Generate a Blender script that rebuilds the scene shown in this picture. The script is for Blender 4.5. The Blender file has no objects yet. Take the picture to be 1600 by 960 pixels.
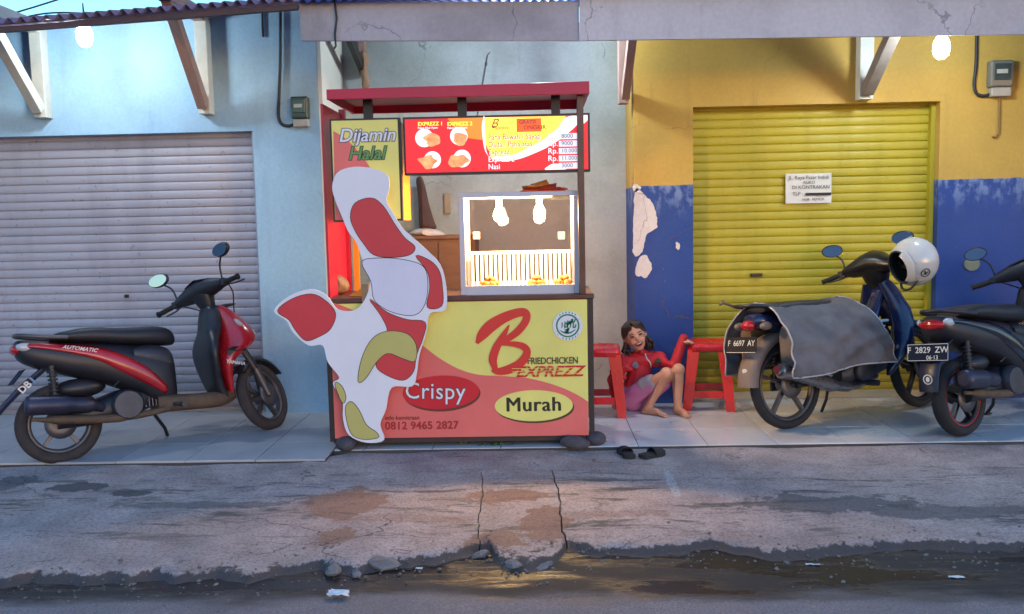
import bpy, bmesh, math, random
from math import sin, cos, radians, pi, atan2, sqrt
from mathutils import Vector, Matrix, noise as mnoise
from mathutils.geometry import tessellate_polygon
random.seed(7)
scene = bpy.context.scene
COL = scene.collection

# ---------------------------------------------------------------- camera
FPX, CAMH = 1385.0, 1.35
_yaw, _pit, _rol = radians(1.65), radians(5.53), radians(1.2)
_F = Vector((-sin(_yaw)*cos(_pit), cos(_yaw)*cos(_pit), -sin(_pit)))
_R0 = Vector((cos(_yaw), sin(_yaw), 0)); _U0 = _R0.cross(_F)
_R = _R0*cos(_rol) - _U0*sin(_rol); _U = _R0*sin(_rol) + _U0*cos(_rol)
CAM = Vector((0, 0, CAMH))
cd = bpy.data.cameras.new('camera'); cam = bpy.data.objects.new('camera', cd); COL.objects.link(cam)
cd.sensor_width = 36; cd.lens = 36*FPX/1600; cd.clip_start = .05; cd.clip_end = 2000
cam.matrix_world = Matrix(((_R.x, _U.x, -_F.x, 0), (_R.y, _U.y, -_F.y, 0), (_R.z, _U.z, -_F.z, CAMH), (0, 0, 0, 1)))
scene.camera = cam
def P(x, y, Y):
    d = _F + _R*((x-800)/FPX) - _U*((y-480)/FPX)
    return CAM + d*(Y/d.y)
def G(x, y, z=0.0):
    d = _F + _R*((x-800)/FPX) - _U*((y-480)/FPX)
    return CAM + d*((z-CAMH)/d.z)

# ---------------------------------------------------------------- sky, sun, exposure
w = bpy.data.worlds.new('World'); scene.world = w; w.use_nodes = True
nt = w.node_tree; bg = nt.nodes['Background']
sky = nt.nodes.new('ShaderNodeTexSky'); sky.sky_type = 'NISHITA'; sky.sun_disc = False
SUN_EL, SUN_ROT = radians(3), radians(150)
sky.sun_elevation = SUN_EL; sky.sun_rotation = SUN_ROT
sky.altitude = 200; sky.air_density = 1.3; sky.dust_density = .7; sky.ozone_density = 4.0
nt.links.new(sky.outputs[0], bg.inputs[0]); bg.inputs[1].default_value = .15
sd = bpy.data.lights.new('dusk_sun', 'SUN'); so = bpy.data.objects.new('dusk_sun', sd); COL.objects.link(so)
sd.energy = .04; sd.angle = radians(30); sd.color = (1.0, .86, .82)
_sv = Vector((sin(SUN_ROT)*cos(SUN_EL), cos(SUN_ROT)*cos(SUN_EL), sin(SUN_EL)))
so.rotation_euler = (-_sv).to_track_quat('-Z', 'Y').to_euler(); so.location = (0, -12, 8)
scene.view_settings.view_transform = 'Standard'; scene.view_settings.look = 'None'
scene.view_settings.gamma = 1; scene.view_settings.use_curve_mapping = False
scene.view_settings.exposure = 3.0
scene.cycles.max_bounces = 6; scene.cycles.transparent_max_bounces = 12
scene.cycles.sample_clamp_indirect = 4.0
scene.cycles.caustics_reflective = False; scene.cycles.caustics_refractive = False

# ---------------------------------------------------------------- materials
def lin(c):
    return tuple(((v/255+.055)/1.055)**2.4 if v/255 > .04045 else v/255/12.92 for v in c)
MATS = {}
def M(name, col=None, rough=.6, var=.12, scale=6, bump=.0, metal=0, coat=0, emit=0, spec=.5, stretch=None, srgb=True):
    if name in MATS: return MATS[name]
    m = bpy.data.materials.new(name); m.use_nodes = True; MATS[name] = m
    t = m.node_tree; b = t.nodes['Principled BSDF']
    c = lin(col) if srgb else col
    b.inputs['Roughness'].default_value = rough; b.inputs['Metallic'].default_value = metal
    b.inputs['Coat Weight'].default_value = coat; b.inputs['Coat Roughness'].default_value = .08
    b.inputs['Specular IOR Level'].default_value = spec
    tc = t.nodes.new('ShaderNodeTexCoord'); mp = t.nodes.new('ShaderNodeMapping')
    t.links.new(tc.outputs['Object'], mp.inputs[0])
    if stretch: mp.inputs['Scale'].default_value = stretch
    n = t.nodes.new('ShaderNodeTexNoise'); n.inputs['Scale'].default_value = scale; n.inputs['Detail'].default_value = 6; n.inputs['Roughness'].default_value = .62
    t.links.new(mp.outputs[0], n.inputs[0])
    r = t.nodes.new('ShaderNodeValToRGB')
    r.color_ramp.elements[0].position = .3; r.color_ramp.elements[1].position = .7
    r.color_ramp.elements[0].color = (*[v*(1-var) for v in c], 1); r.color_ramp.elements[1].color = (*[min(1, v*(1+var)) for v in c], 1)
    t.links.new(n.outputs[0], r.inputs[0]); t.links.new(r.outputs[0], b.inputs['Base Color'])
    mr = t.nodes.new('ShaderNodeMapRange'); mr.inputs[3].default_value = max(0, rough-.08); mr.inputs[4].default_value = min(1, rough+.08)
    t.links.new(n.outputs[0], mr.inputs[0]); t.links.new(mr.outputs[0], b.inputs['Roughness'])
    if bump:
        n2 = t.nodes.new('ShaderNodeTexNoise'); n2.inputs['Scale'].default_value = scale*9; n2.inputs['Detail'].default_value = 4
        t.links.new(mp.outputs[0], n2.inputs[0])
        bp = t.nodes.new('ShaderNodeBump'); bp.inputs['Strength'].default_value = bump; bp.inputs['Distance'].default_value = .006
        t.links.new(n2.outputs[0], bp.inputs['Height']); t.links.new(bp.outputs[0], b.inputs['Normal'])
    if emit:
        t.links.new(r.outputs[0], b.inputs['Emission Color']); b.inputs['Emission Strength'].default_value = emit
    return m
def Mlamp(name, col, strength):
    m = bpy.data.materials.new(name); m.use_nodes = True; t = m.node_tree
    b = t.nodes['Principled BSDF']; b.inputs['Base Color'].default_value = (.9, .9, .9, 1)
    b.inputs['Emission Color'].default_value = (*col, 1); b.inputs['Emission Strength'].default_value = strength
    MATS[name] = m; return m
def Mglass(name, tint=(.95, .97, .97), refl=.12):
    m = bpy.data.materials.new(name); m.use_nodes = True; t = m.node_tree; MATS[name] = m
    for n in list(t.nodes): t.nodes.remove(n)
    o = t.nodes.new('ShaderNodeOutputMaterial'); mx = t.nodes.new('ShaderNodeMixShader')
    tr = t.nodes.new('ShaderNodeBsdfTransparent'); gl = t.nodes.new('ShaderNodeBsdfGlossy')
    tr.inputs[0].default_value = (*tint, 1); gl.inputs['Roughness'].default_value = .04
    fr = t.nodes.new('ShaderNodeLayerWeight'); fr.inputs[0].default_value = refl
    t.links.new(fr.outputs['Fresnel'], mx.inputs[0]); t.links.new(tr.outputs[0], mx.inputs[1]); t.links.new(gl.outputs[0], mx.inputs[2])
    t.links.new(mx.outputs[0], o.inputs[0]); return m

class NT:                      # tiny node-graph helper for the bespoke surfaces
    def __init__(s, name, rough=.8):
        s.m = bpy.data.materials.new(name); s.m.use_nodes = True; MATS[name] = s.m
        s.t = s.m.node_tree; s.b = s.t.nodes['Principled BSDF']; s.b.inputs['Roughness'].default_value = rough
        tc = s.t.nodes.new('ShaderNodeTexCoord'); s.co = tc.outputs['Object']
    def L(s, a, b): s.t.links.new(a, b)
    def put(s, sock, v):
        if isinstance(v, bpy.types.NodeSocket): s.L(v, sock)
        elif isinstance(v, (tuple, list)) and len(v) == 3 and sock.type == 'RGBA': sock.default_value = (*v, 1)
        else: sock.default_value = v
    def map(s, sc=(1, 1, 1), loc=(0, 0, 0)):
        n = s.t.nodes.new('ShaderNodeMapping'); n.inputs['Scale'].default_value = sc; n.inputs['Location'].default_value = loc
        s.L(s.co, n.inputs[0]); return n.outputs[0]
    def noise(s, scale, detail=5, sc=(1, 1, 1), loc=(0, 0, 0), rough=.6, dist=0):
        n = s.t.nodes.new('ShaderNodeTexNoise'); n.inputs['Scale'].default_value = scale; n.inputs['Detail'].default_value = detail
        n.inputs['Roughness'].default_value = rough; n.inputs['Distortion'].default_value = dist
        s.L(s.map(sc, loc), n.inputs[0]); return n.outputs[0]
    def cracks(s, scale, width, seed=0, sc=(1, 1, 1)):        # hairline cracks: wobbly cell borders, kept only here and there
        v = s.t.nodes.new('ShaderNodeTexVoronoi'); v.feature = 'DISTANCE_TO_EDGE'; v.inputs['Scale'].default_value = scale
        nz = s.t.nodes.new('ShaderNodeTexNoise'); nz.inputs['Scale'].default_value = scale*3; nz.inputs['Detail'].default_value = 5; m = s.map(sc, (seed, seed, seed)); s.L(m, nz.inputs[0])
        a = s.t.nodes.new('ShaderNodeVectorMath'); a.operation = 'MULTIPLY_ADD'; s.L(nz.outputs['Color'], a.inputs[0]); a.inputs[1].default_value = (.35/scale*1.5,)*3; s.L(m, a.inputs[2]); s.L(a.outputs[0], v.inputs['Vector'])
        return s.math('MULTIPLY', s.ramp(v.outputs['Distance'], width, width*.3), s.ramp(s.noise(scale*.8, 3, loc=(seed+3, 1, 2)), .5, .6))
    def ramp(s, v, a, b, lo=0.0, hi=1.0):
        n = s.t.nodes.new('ShaderNodeMapRange'); n.interpolation_type = 'SMOOTHSTEP'
        s.put(n.inputs[0], v); n.inputs[1].default_value = a; n.inputs[2].default_value = b; n.inputs[3].default_value = lo; n.inputs[4].default_value = hi
        return n.outputs[0]
    def math(s, op, a, b=0.0):
        n = s.t.nodes.new('ShaderNodeMath'); n.operation = op; s.put(n.inputs[0], a); s.put(n.inputs[1], b); return n.outputs[0]
    def mix(s, f, a, b):
        n = s.t.nodes.new('ShaderNodeMix'); n.data_type = 'RGBA'; s.put(n.inputs[0], f); s.put(n.inputs[6], a); s.put(n.inputs[7], b); return n.outputs[2]
    def xyz(s):
        n = s.t.nodes.new('ShaderNodeSeparateXYZ'); s.L(s.co, n.inputs[0]); return n.outputs
    def dist(s, p, sc=(1, 1, 1)):
        n = s.t.nodes.new('ShaderNodeVectorMath'); n.operation = 'SUBTRACT'; s.L(s.co, n.inputs[0]); n.inputs[1].default_value = p
        k = s.t.nodes.new('ShaderNodeVectorMath'); k.operation = 'MULTIPLY'; s.L(n.outputs[0], k.inputs[0]); k.inputs[1].default_value = sc
        l = s.t.nodes.new('ShaderNodeVectorMath'); l.operation = 'LENGTH'; s.L(k.outputs[0], l.inputs[0]); return l.outputs['Value']
    def bump(s, h, strength=.3, d=.01):
        n = s.t.nodes.new('ShaderNodeBump'); n.inputs['Strength'].default_value = strength; n.inputs['Distance'].default_value = d
        s.L(h, n.inputs['Height']); s.L(n.outputs[0], s.b.inputs['Normal'])
    def col(s, v): s.put(s.b.inputs['Base Color'], v)
    def rough(s, v): s.put(s.b.inputs['Roughness'], v)

# ---------------------------------------------------------------- mesh helpers
class MB:
    def __init__(s): s.v = []; s.f = []; s.sm = []; s.mi = []; s.cur = 0
    def add(s, vs, fs, smooth=False):
        o = len(s.v); s.v += [Vector(p) for p in vs]
        for q in fs: s.f.append(tuple(i+o for i in q)); s.sm.append(smooth); s.mi.append(s.cur)
        return s
    def box(s, a, b, mat=None):
        x0, y0, z0 = a; x1, y1, z1 = b
        vs = [Vector(p) for p in ((x0, y0, z0), (x1, y0, z0), (x1, y1, z0), (x0, y1, z0), (x0, y0, z1), (x1, y0, z1), (x1, y1, z1), (x0, y1, z1))]
        if mat is not None: vs = [mat @ p for p in vs]
        return s.add(vs, [(0, 3, 2, 1), (4, 5, 6, 7), (0, 1, 5, 4), (1, 2, 6, 5), (2, 3, 7, 6), (3, 0, 4, 7)])
    def bar(s, p0, p1, wx, wy, up=(0, 0, 1)):          # rectangular bar between two points
        p0, p1 = Vector(p0), Vector(p1); d = (p1-p0).normalized(); u = Vector(up)
        a = d.cross(u)
        if a.length < 1e-4: a = d.cross(Vector((1, 0, 0)))
        a.normalize(); b = a.cross(d).normalized()
        vs = []
        for p in (p0, p1):
            for i, j in ((-1, -1), (1, -1), (1, 1), (-1, 1)): vs.append(p + a*(i*wx/2) + b*(j*wy/2))
        return s.add(vs, [(3, 2, 1, 0), (4, 5, 6, 7), (0, 1, 5, 4), (1, 2, 6, 5), (2, 3, 7, 6), (3, 0, 4, 7)])
    def tube(s, pts, r, n=8, caps=True, smooth=True, closed=False):
        pts = [Vector(p) for p in pts]; k = len(pts); rs = r if isinstance(r, (list, tuple)) else [r]*k
        rings = []; prev = None
        for i in range(k):
            if closed: d = pts[(i+1) % k]-pts[i-1]
            else: d = pts[min(i+1, k-1)]-pts[max(i-1, 0)]
            d = d.normalized() if d.length > 1e-9 else Vector((0, 0, 1))
            if prev is None:
                a = d.cross(Vector((0, 0, 1)))
                if a.length < 1e-3: a = d.cross(Vector((1, 0, 0)))
            else: a = prev - d*prev.dot(d)
            a.normalize(); prev = a; b = d.cross(a)
            rings.append([pts[i]+a*(rs[i]*cos(2*pi*j/n))+b*(rs[i]*sin(2*pi*j/n)) for j in range(n)])
        return s.loft(rings, caps, smooth, closed)
    def loft(s, rings, caps=True, smooth=True, closed=False):
        n = len(rings[0]); vs = [p for r in rings for p in r]; fs = []
        k = len(rings)
        for i in range(k if closed else k-1):
            a, b = i*n, ((i+1) % k)*n
            for j in range(n): fs.append((a+j, a+(j+1) % n, b+(j+1) % n, b+j))
        s.add(vs, fs, smooth)
        if caps and not closed:
            s.add(rings[0], [tuple(reversed(range(n)))]); s.add(rings[-1], [tuple(range(n))])
        return s
    def cyl(s, p0, p1, r0, r1=None, n=16, caps=True, smooth=True):
        return s.tube([p0, p1], [r0, r0 if r1 is None else r1], n, caps, smooth)
    def lathe(s, prof, n=20, c=(0, 0, 0), mat=None, smooth=True):   # profile of (r, h), turned about local z
        c = Vector(c); rings = []
        for r, h in prof:
            q = [Vector((r*cos(2*pi*j/n), r*sin(2*pi*j/n), h)) for j in range(n)]
            if mat is not None: q = [mat @ p for p in q]
            rings.append([p+c for p in q])
        return s.loft(rings, True, smooth)
    def ball(s, c, r, n=14, m=9, mat=None):
        c = Vector(c); r = Vector((r, r, r)) if isinstance(r, (int, float)) else Vector(r); rings = []
        for i in range(1, m):
            th = pi*i/m
            q = [Vector((r.x*sin(th)*cos(2*pi*j/n), r.y*sin(th)*sin(2*pi*j/n), -r.z*cos(th))) for j in range(n)]
            if mat is not None: q = [mat @ p for p in q]
            rings.append([p+c for p in q])
        a = Vector((0, 0, -r.z)); b = Vector((0, 0, r.z))
        if mat is not None: a = mat @ a; b = mat @ b
        o = len(rings)*n
        vs = [p for q in rings for p in q]+[a+c, b+c]; fs = []
        for i in range(len(rings)-1):
            for j in range(n): fs.append((i*n+j, i*n+(j+1) % n, (i+1)*n+(j+1) % n, (i+1)*n+j))
        for j in range(n):
            fs.append((o, (j+1) % n, j)); fs.append((o+1, o-n+j, o-n+(j+1) % n))
        return s.add(vs, fs, True)
    def poly(s, pts, holes, fn, t=0.0, smooth=False):   # flat shape with holes through fn(u, v, w) -> point; t = thickness along w
        loops = [pts]+list(holes); flat = [p for l in loops for p in l]
        tri = tessellate_polygon([[Vector((p[0], p[1], 0)) for p in l] for l in loops])
        vs = [fn(p[0], p[1], t) for p in flat]; fs = []
        n0 = Vector(fn(0, 0, 1))-Vector(fn(0, 0, 0))
        for q in tri:
            a, b, c = [Vector(vs[i]) for i in q]
            fs.append(tuple(q) if (b-a).cross(c-a).dot(n0) > 0 else tuple(reversed(q)))
        if t:
            k = len(flat); vs += [fn(p[0], p[1], 0) for p in flat]; fs += [tuple(i+k for i in reversed(q)) for q in list(fs)]
            o = 0
            for l in loops:
                m = len(l)
                area = sum(l[i][0]*l[(i+1) % m][1]-l[(i+1) % m][0]*l[i][1] for i in range(m))
                for i in range(m):
                    a, b = o+i, o+(i+1) % m
                    fs.append((a, b, b+k, a+k))
                o += m
        return s.add(vs, fs, smooth)
    def mesh(s, name, mats, off=None):
        me = bpy.data.meshes.new(name)
        me.from_pydata([(p-off) if off is not None else p for p in s.v], [], s.f)
        me.polygons.foreach_set('use_smooth', s.sm); me.polygons.foreach_set('material_index', s.mi)
        for m in (mats if isinstance(mats, (list, tuple)) else [mats]): me.materials.append(m)
        me.validate(); me.update()
        return me
    def build(s, name, mat, parent=None, world=False, bevel=0, recalc=False):
        off = None
        if world and parent is not None:
            off = Vector((0, 0, 0)); q = parent
            while q: off += q.location; q = q.parent
        me = s.mesh(name, mat, off)
        if recalc:
            bm = bmesh.new(); bm.from_mesh(me); bmesh.ops.recalc_face_normals(bm, faces=bm.faces); bm.to_mesh(me); bm.free()
        o = bpy.data.objects.new(name, me); COL.objects.link(o)
        if parent is not None: o.parent = parent
        if bevel:
            b = o.modifiers.new('bevel', 'BEVEL'); b.width = bevel; b.segments = 2; b.limit_method = 'ANGLE'; b.angle_limit = radians(40)
        return o
def tag(o, label=None, cat=None, group=None, kind=None):
    if label: o['label'] = label
    if cat: o['category'] = cat
    if group: o['group'] = group
    if kind: o['kind'] = kind
    return o
def thing(name, label, cat, loc=(0, 0, 0), rotz=0, group=None):
    o = bpy.data.objects.new(name, None); COL.objects.link(o); o.empty_display_size = .1
    o.location = loc; o.rotation_euler = (0, 0, rotz)
    return tag(o, label, cat, group)
def node(name, parent, loc=(0, 0, 0), rot=(0, 0, 0)):
    o = bpy.data.objects.new(name, None); COL.objects.link(o); o.empty_display_size = .05
    o.parent = parent; o.location = loc; o.rotation_euler = rot; return o
def rebase(o):
    # one-mesh thing: move the origin to the base of the mesh
    vs = o.data.vertices
    c = Vector((sum(v.co.x for v in vs)/len(vs), sum(v.co.y for v in vs)/len(vs), min(v.co.z for v in vs)))
    for v in vs: v.co -= c
    o.location += c; return o
def spline(pts, k=6, closed=True):
    n = len(pts); out = []
    rng = range(n) if closed else range(n-1)
    for i in rng:
        if closed: p0, p1, p2, p3 = pts[i-1], pts[i], pts[(i+1) % n], pts[(i+2) % n]
        else: p0, p1, p2, p3 = pts[max(i-1, 0)], pts[i], pts[i+1], pts[min(i+2, n-1)]
        for j in range(k):
            t = j/k
            out.append(tuple(.5*((2*b)+(-a+c)*t+(2*a-5*b+4*c-d)*t*t+(-a+3*b-3*c+d)*t**3) for a, b, c, d in zip(p0, p1, p2, p3)))
    if not closed: out.append(tuple(pts[-1]))
    return out
def arc(cx, cy, rx, ry, a0=0, a1=360, n=28):
    full = abs(a1-a0) >= 360
    return [(cx+rx*cos(radians(a0+(a1-a0)*i/(n if full else n-1))), cy+ry*sin(radians(a0+(a1-a0)*i/(n if full else n-1)))) for i in range(n)]
_TX = {}
def text2d(s, size=1.0, shear=0.0, offset=0.0, space=1.0, align='LEFT'):
    key = (s, shear, offset, space, align)
    if key not in _TX:
        c = bpy.data.curves.new('lettering', 'FONT'); c.body = s; c.shear = shear; c.offset = offset; c.space_character = space
        c.align_x = align; c.resolution_u = 3; c.fill_mode = 'FRONT'
        o = bpy.data.objects.new('lettering', c); COL.objects.link(o)
        dg = bpy.context.evaluated_depsgraph_get(); me = o.evaluated_get(dg).to_mesh()
        _TX[key] = ([(v.co.x, v.co.y) for v in me.vertices], [tuple(p.vertices) for p in me.polygons])
        o.evaluated_get(dg).to_mesh_clear(); bpy.data.objects.remove(o); bpy.data.curves.remove(c)
    vs, fs = _TX[key]
    return [(x*size, y*size) for x, y in vs], fs
def add_text(mb, s, fn, size, shear=0, offset=0, space=1.0, align='LEFT', sx=1.0):
    vs, fs = text2d(s, size, shear, offset, space, align)
    n0 = Vector(fn(0, 0, 1))-Vector(fn(0, 0, 0)); pv = [Vector(fn(x*sx, y, 0)) for x, y in vs]; ff = []
    for q in fs:
        a, b, c = [pv[i] for i in q[:3]]
        ff.append(q if (b-a).cross(c-a).dot(n0) >= 0 else tuple(reversed(q)))
    return mb.add(pv, ff)
def R4(rx=0, ry=0, rz=0): return Matrix.Rotation(rz, 4, 'Z') @ Matrix.Rotation(ry, 4, 'Y') @ Matrix.Rotation(rx, 4, 'X')
def T4(x, y, z): return Matrix.Translation((x, y, z))
def jit(a): return random.uniform(-a, a)
# ================================================================ SURFACE MATERIALS
def mat_wall(name, base, stain, low=None, zsplit=None, amount=.55, wear=None, bumpy=.25, rough=.75):
    n = NT(name, rough)
    big = n.noise(1.3, 6); streak = n.noise(3.0, 5, sc=(2.2, 2.2, .28)); fine = n.noise(38, 4)
    c = n.mix(n.ramp(big, .42, .68, 0, amount), base, stain)
    c = n.mix(n.ramp(streak, .55, .75, 0, amount*.7), c, [v*.82 for v in stain])
    if low is not None:
        z = n.xyz()[2]
        zz = n.math('ADD', z, n.math('MULTIPLY', n.math('SUBTRACT', n.noise(9, 3), .5), .025))
        lowc = n.mix(n.ramp(n.noise(4, 6), .4, .75, 0, .5), low, [v*.7 for v in low])
        if wear:      # rubbed, chalky upper edge of the dado paint
            k = n.math('MULTIPLY', n.ramp(z, zsplit-.28, zsplit, 0, 1), n.ramp(n.noise(14, 6, sc=(1, 1, .6)), .45, .62, 0, .75))
            lowc = n.mix(k, lowc, wear)
        lowc = n.mix(n.ramp(n.noise(26, 5), .68, .74, 0, .6), lowc, (.45, .45, .5))
        c = n.mix(n.ramp(zz, zsplit-.003, zsplit+.003), lowc, c)
    c = n.mix(n.ramp(fine, .3, .7, 0, .12), c, (.1, .1, .1))
    c = n.mix(n.math('MULTIPLY', n.cracks(1.1, .006, 2), .6), c, [v*.35 for v in stain])
    c = n.mix(n.ramp(n.noise(17, 7, sc=(1, 1, .5), rough=.75), .64, .70, 0, .45), c, [v*.7 for v in stain])
    n.col(c); n.rough(n.ramp(big, .3, .7, rough-.1, rough+.08))
    n.bump(n.math('ADD', n.math('MULTIPLY', big, .6), n.math('MULTIPLY', fine, .25)), bumpy, .02)
    return n.m
MW_BLUE = mat_wall('pale_blue_plaster', lin((158, 198, 226)), lin((132, 166, 196)))
MW_WHITE = mat_wall('old_whitewash', lin((172, 186, 188)), lin((142, 152, 150)), amount=.8)
MW_YEL = mat_wall('yellow_and_blue_paint', lin((196, 158, 70)), lin((170, 140, 68)), low=lin((30, 66, 140)), zsplit=1.58, wear=lin((130, 150, 190)), amount=.5)
M_PLASTER = mat_wall('bare_plaster', lin((212, 208, 206)), lin((176, 170, 166)))

def mat_concrete():
    n = NT('stained_concrete', .85)
    big = n.noise(.9, 6); mid = n.noise(5, 6); fine = n.noise(70, 4, rough=.7)
    c = n.mix(n.ramp(mid, .3, .7), lin((148, 130, 128)), lin((184, 165, 160)))
    c = n.mix(n.ramp(big, .4, .65, 0, .4), c, lin((158, 138, 128)))
    # dark drag streaks running along the street
    st = n.noise(3.0, 7, sc=(.55, 3.2, 1), rough=.7)
    zone = n.math('MULTIPLY', n.ramp(n.xyz()[1], 3.75, 4.05), n.ramp(n.xyz()[1], 5.0, 4.6))
    c = n.mix(n.math('MULTIPLY', n.ramp(st, .53, .64, 0, .85), zone), c, lin((62, 58, 58)))
    # brown mud left in shallow patches
    def patch(px, py, sx, sy, seed, a=.85):
        p = G(px, py, -.07); d = n.dist((p.x, p.y, p.z), (1/sx, 1/sy, 0))
        e = n.math('ADD', d, n.math('MULTIPLY', n.math('SUBTRACT', n.noise(7, 9, loc=(seed, 0, 0), rough=.7), .5), 2.6))
        return n.ramp(e, 1.0, .86, 0, a)
    mud = lin((138, 100, 82))
    for a in ((535, 792, .2, .22, 1), (520, 838, .12, .12, 2), (790, 778, .24, .1, 3), (850, 815, .13, .2, 4), (775, 838, .14, .12, 5), (620, 812, .3, .06, 6, .4), (960, 805, .3, .05, 7, .35)):
        c = n.mix(patch(*a), c, mud)
    for a in ((112, 772, .2, .07, 8), (205, 780, .1, .06, 9), (1290, 790, .45, .12, 10, .7), (1480, 800, .4, .1, 11, .6), (20, 765, .1, .12, 12, .6), (330, 795, .5, .05, 13, .5)):
        c = n.mix(patch(*a), c, lin((66, 64, 68)))
    # a pale smear of dried paint
    p = G(1050, 755, -.05); c = n.mix(n.ramp(n.math('ADD', n.dist((p.x, p.y, p.z), (1/.035, 1/.3, 0)), n.math('MULTIPLY', n.noise(14, 3), .6)), 1.2, .9, 0, .5), c, lin((190, 190, 195)))
    c = n.mix(n.ramp(fine, .42, .66, 0, .5), c, (.06, .058, .056))
    grit = n.noise(190, 2, rough=.8); c = n.mix(n.ramp(grit, .6, .72, 0, .4), c, (.42, .40, .38)); c = n.mix(n.ramp(n.noise(150, 2, loc=(4, 2, 0)), .62, .72, 0, .6), c, (.03, .03, .03))
    scuff = n.noise(9, 8, sc=(.5, 1.6, 1), rough=.75); c = n.mix(n.math('MULTIPLY', n.ramp(scuff, .56, .62, 0, .5), zone), c, lin((74, 68, 64)))
    sil = n.math('SUBTRACT', n.xyz()[2], n.math('MULTIPLY', n.math('SUBTRACT', n.noise(16, 9, rough=.72), .5), .075))
    c = n.mix(n.ramp(sil, -.091, -.098, 0, .9), c, lin((56, 50, 50)))
    c = n.mix(n.math('MULTIPLY', n.cracks(1.6, .008, 5, (.7, 1.3, 1)), .75), c, (.025, .024, .024))
    n.col(c); n.rough(n.ramp(mid, .3, .7, .7, .95))
    n.bump(n.math('ADD', n.math('ADD', n.math('MULTIPLY', fine, .35), n.math('MULTIPLY', st, .5)), n.math('MULTIPLY', mid, .8)), .45, .012)
    return n.m
M_CONC = mat_concrete()

def mat_road():
    n = NT('worn_asphalt', .8)
    x, y, z = n.xyz()
    fine = n.noise(120, 4, rough=.75); mid = n.noise(7, 6); big = n.noise(1.2, 5)
    c = n.mix(n.ramp(fine, .3, .7), lin((104, 96, 98)), lin((156, 145, 146)))
    c = n.mix(n.ramp(big, .35, .7, 0, .4), c, lin((84, 80, 80)))
    ye = n.math('ADD', y, n.math('MULTIPLY', n.math('SUBTRACT', n.noise(2.2, 6, sc=(.6, 1.4, 1)), .5), .5))
    wet = n.ramp(ye, 3.26, 3.44)                                   # silt and water lie in the gutter along the slabs
    c = n.mix(wet, c, lin((42, 39, 40)))
    wp = n.math('MULTIPLY', wet, n.ramp(n.noise(3.0, 5, sc=(.5, 2.5, 1)), .42, .56))
    c = n.mix(n.math('MULTIPLY', wp, .6), c, lin((30, 28, 30)))
    n.col(c); n.rough(n.mix(wp, (.78, .78, .78), (.16, .16, .16)))
    h = n.math('MULTIPLY', n.math('ADD', n.math('MULTIPLY', fine, .6), n.math('MULTIPLY', mid, .5)), n.ramp(wp, 0, 1, 1, .3))
    n.bump(h, .5, .012)
    return n.m
M_ROAD = mat_road()

def mat_tile(name, c1, c2, rough):
    n = NT(name, rough)
    oi = n.t.nodes.new('ShaderNodeObjectInfo').outputs['Random']
    g = n.t.nodes.new('ShaderNodeNewGeometry').outputs['Position']
    q = n.t.nodes.new('ShaderNodeTexNoise'); q.inputs['Scale'].default_value = 3; q.inputs['Detail'].default_value = 6; n.L(g, q.inputs[0])
    q2 = n.t.nodes.new('ShaderNodeTexNoise'); q2.inputs['Scale'].default_value = 16; q2.inputs['Detail'].default_value = 6; n.L(g, q2.inputs[0])
    c = n.mix(oi, c1, c2); c = n.mix(n.ramp(q.outputs[0], .42, .7, 0, .35), c, [v*.75 for v in c2])
    c = n.mix(n.ramp(q2.outputs[0], .45, .8, 0, .12), c, lin((130, 122, 118)))
    n.col(c); n.rough(n.ramp(q.outputs[0], .3, .7, rough-.04, rough+.06))
    return n.m
M_TILE = mat_tile('glazed_floor_tile', lin((216, 209, 205)), lin((200, 195, 194)), .3)
M_TILE2 = mat_tile('cement_floor_tile', lin((180, 175, 174)), lin((164, 161, 164)), .42)
M_GROUT = M('dirty_grout', (74, 68, 66), .9, .2, 12)
M_WOODW = M('white_painted_wood', (196, 196, 186), .6, .14, 7, .2)
M_WOODP = M('pinkish_bare_wood', (158, 128, 118), .7, .18, 9, .25, stretch=(6, 1, 1))
M_DARK = M('black_plastic', (24, 25, 30), .42, .2, 8)
M_CABLE = M('dark_cable', (34, 38, 44), .6, .15, 20)

# ================================================================ GROUND
gm = MB(); gm.add([(-300, -300, -.32), (300, -300, -.32), (300, 300, -.32), (-300, 300, -.32)], [(0, 1, 2, 3)])
tag(gm.build('ground', M('far_ground', (96, 92, 90), .9, .2, .5)), kind='structure')
rm = MB(); nx, ny = 150, 70
for j in range(ny+1):
    for i in range(nx+1):
        x = -9+18*i/nx; y = -7+11.2*j/ny
        z = -.105-.018*max(0, min(1, (y-3.0)/.45))+.006*sin(x*3.1+y*1.7)*sin(y*2.3+x*.7)
        rm.v.append(Vector((x, y, z)))
for j in range(ny):
    for i in range(nx):
        a = j*(nx+1)+i; rm.f.append((a, a+1, a+nx+2, a+nx+1)); rm.sm.append(True); rm.mi.append(0)
tag(rm.build('road', M_ROAD), kind='structure')

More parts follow.
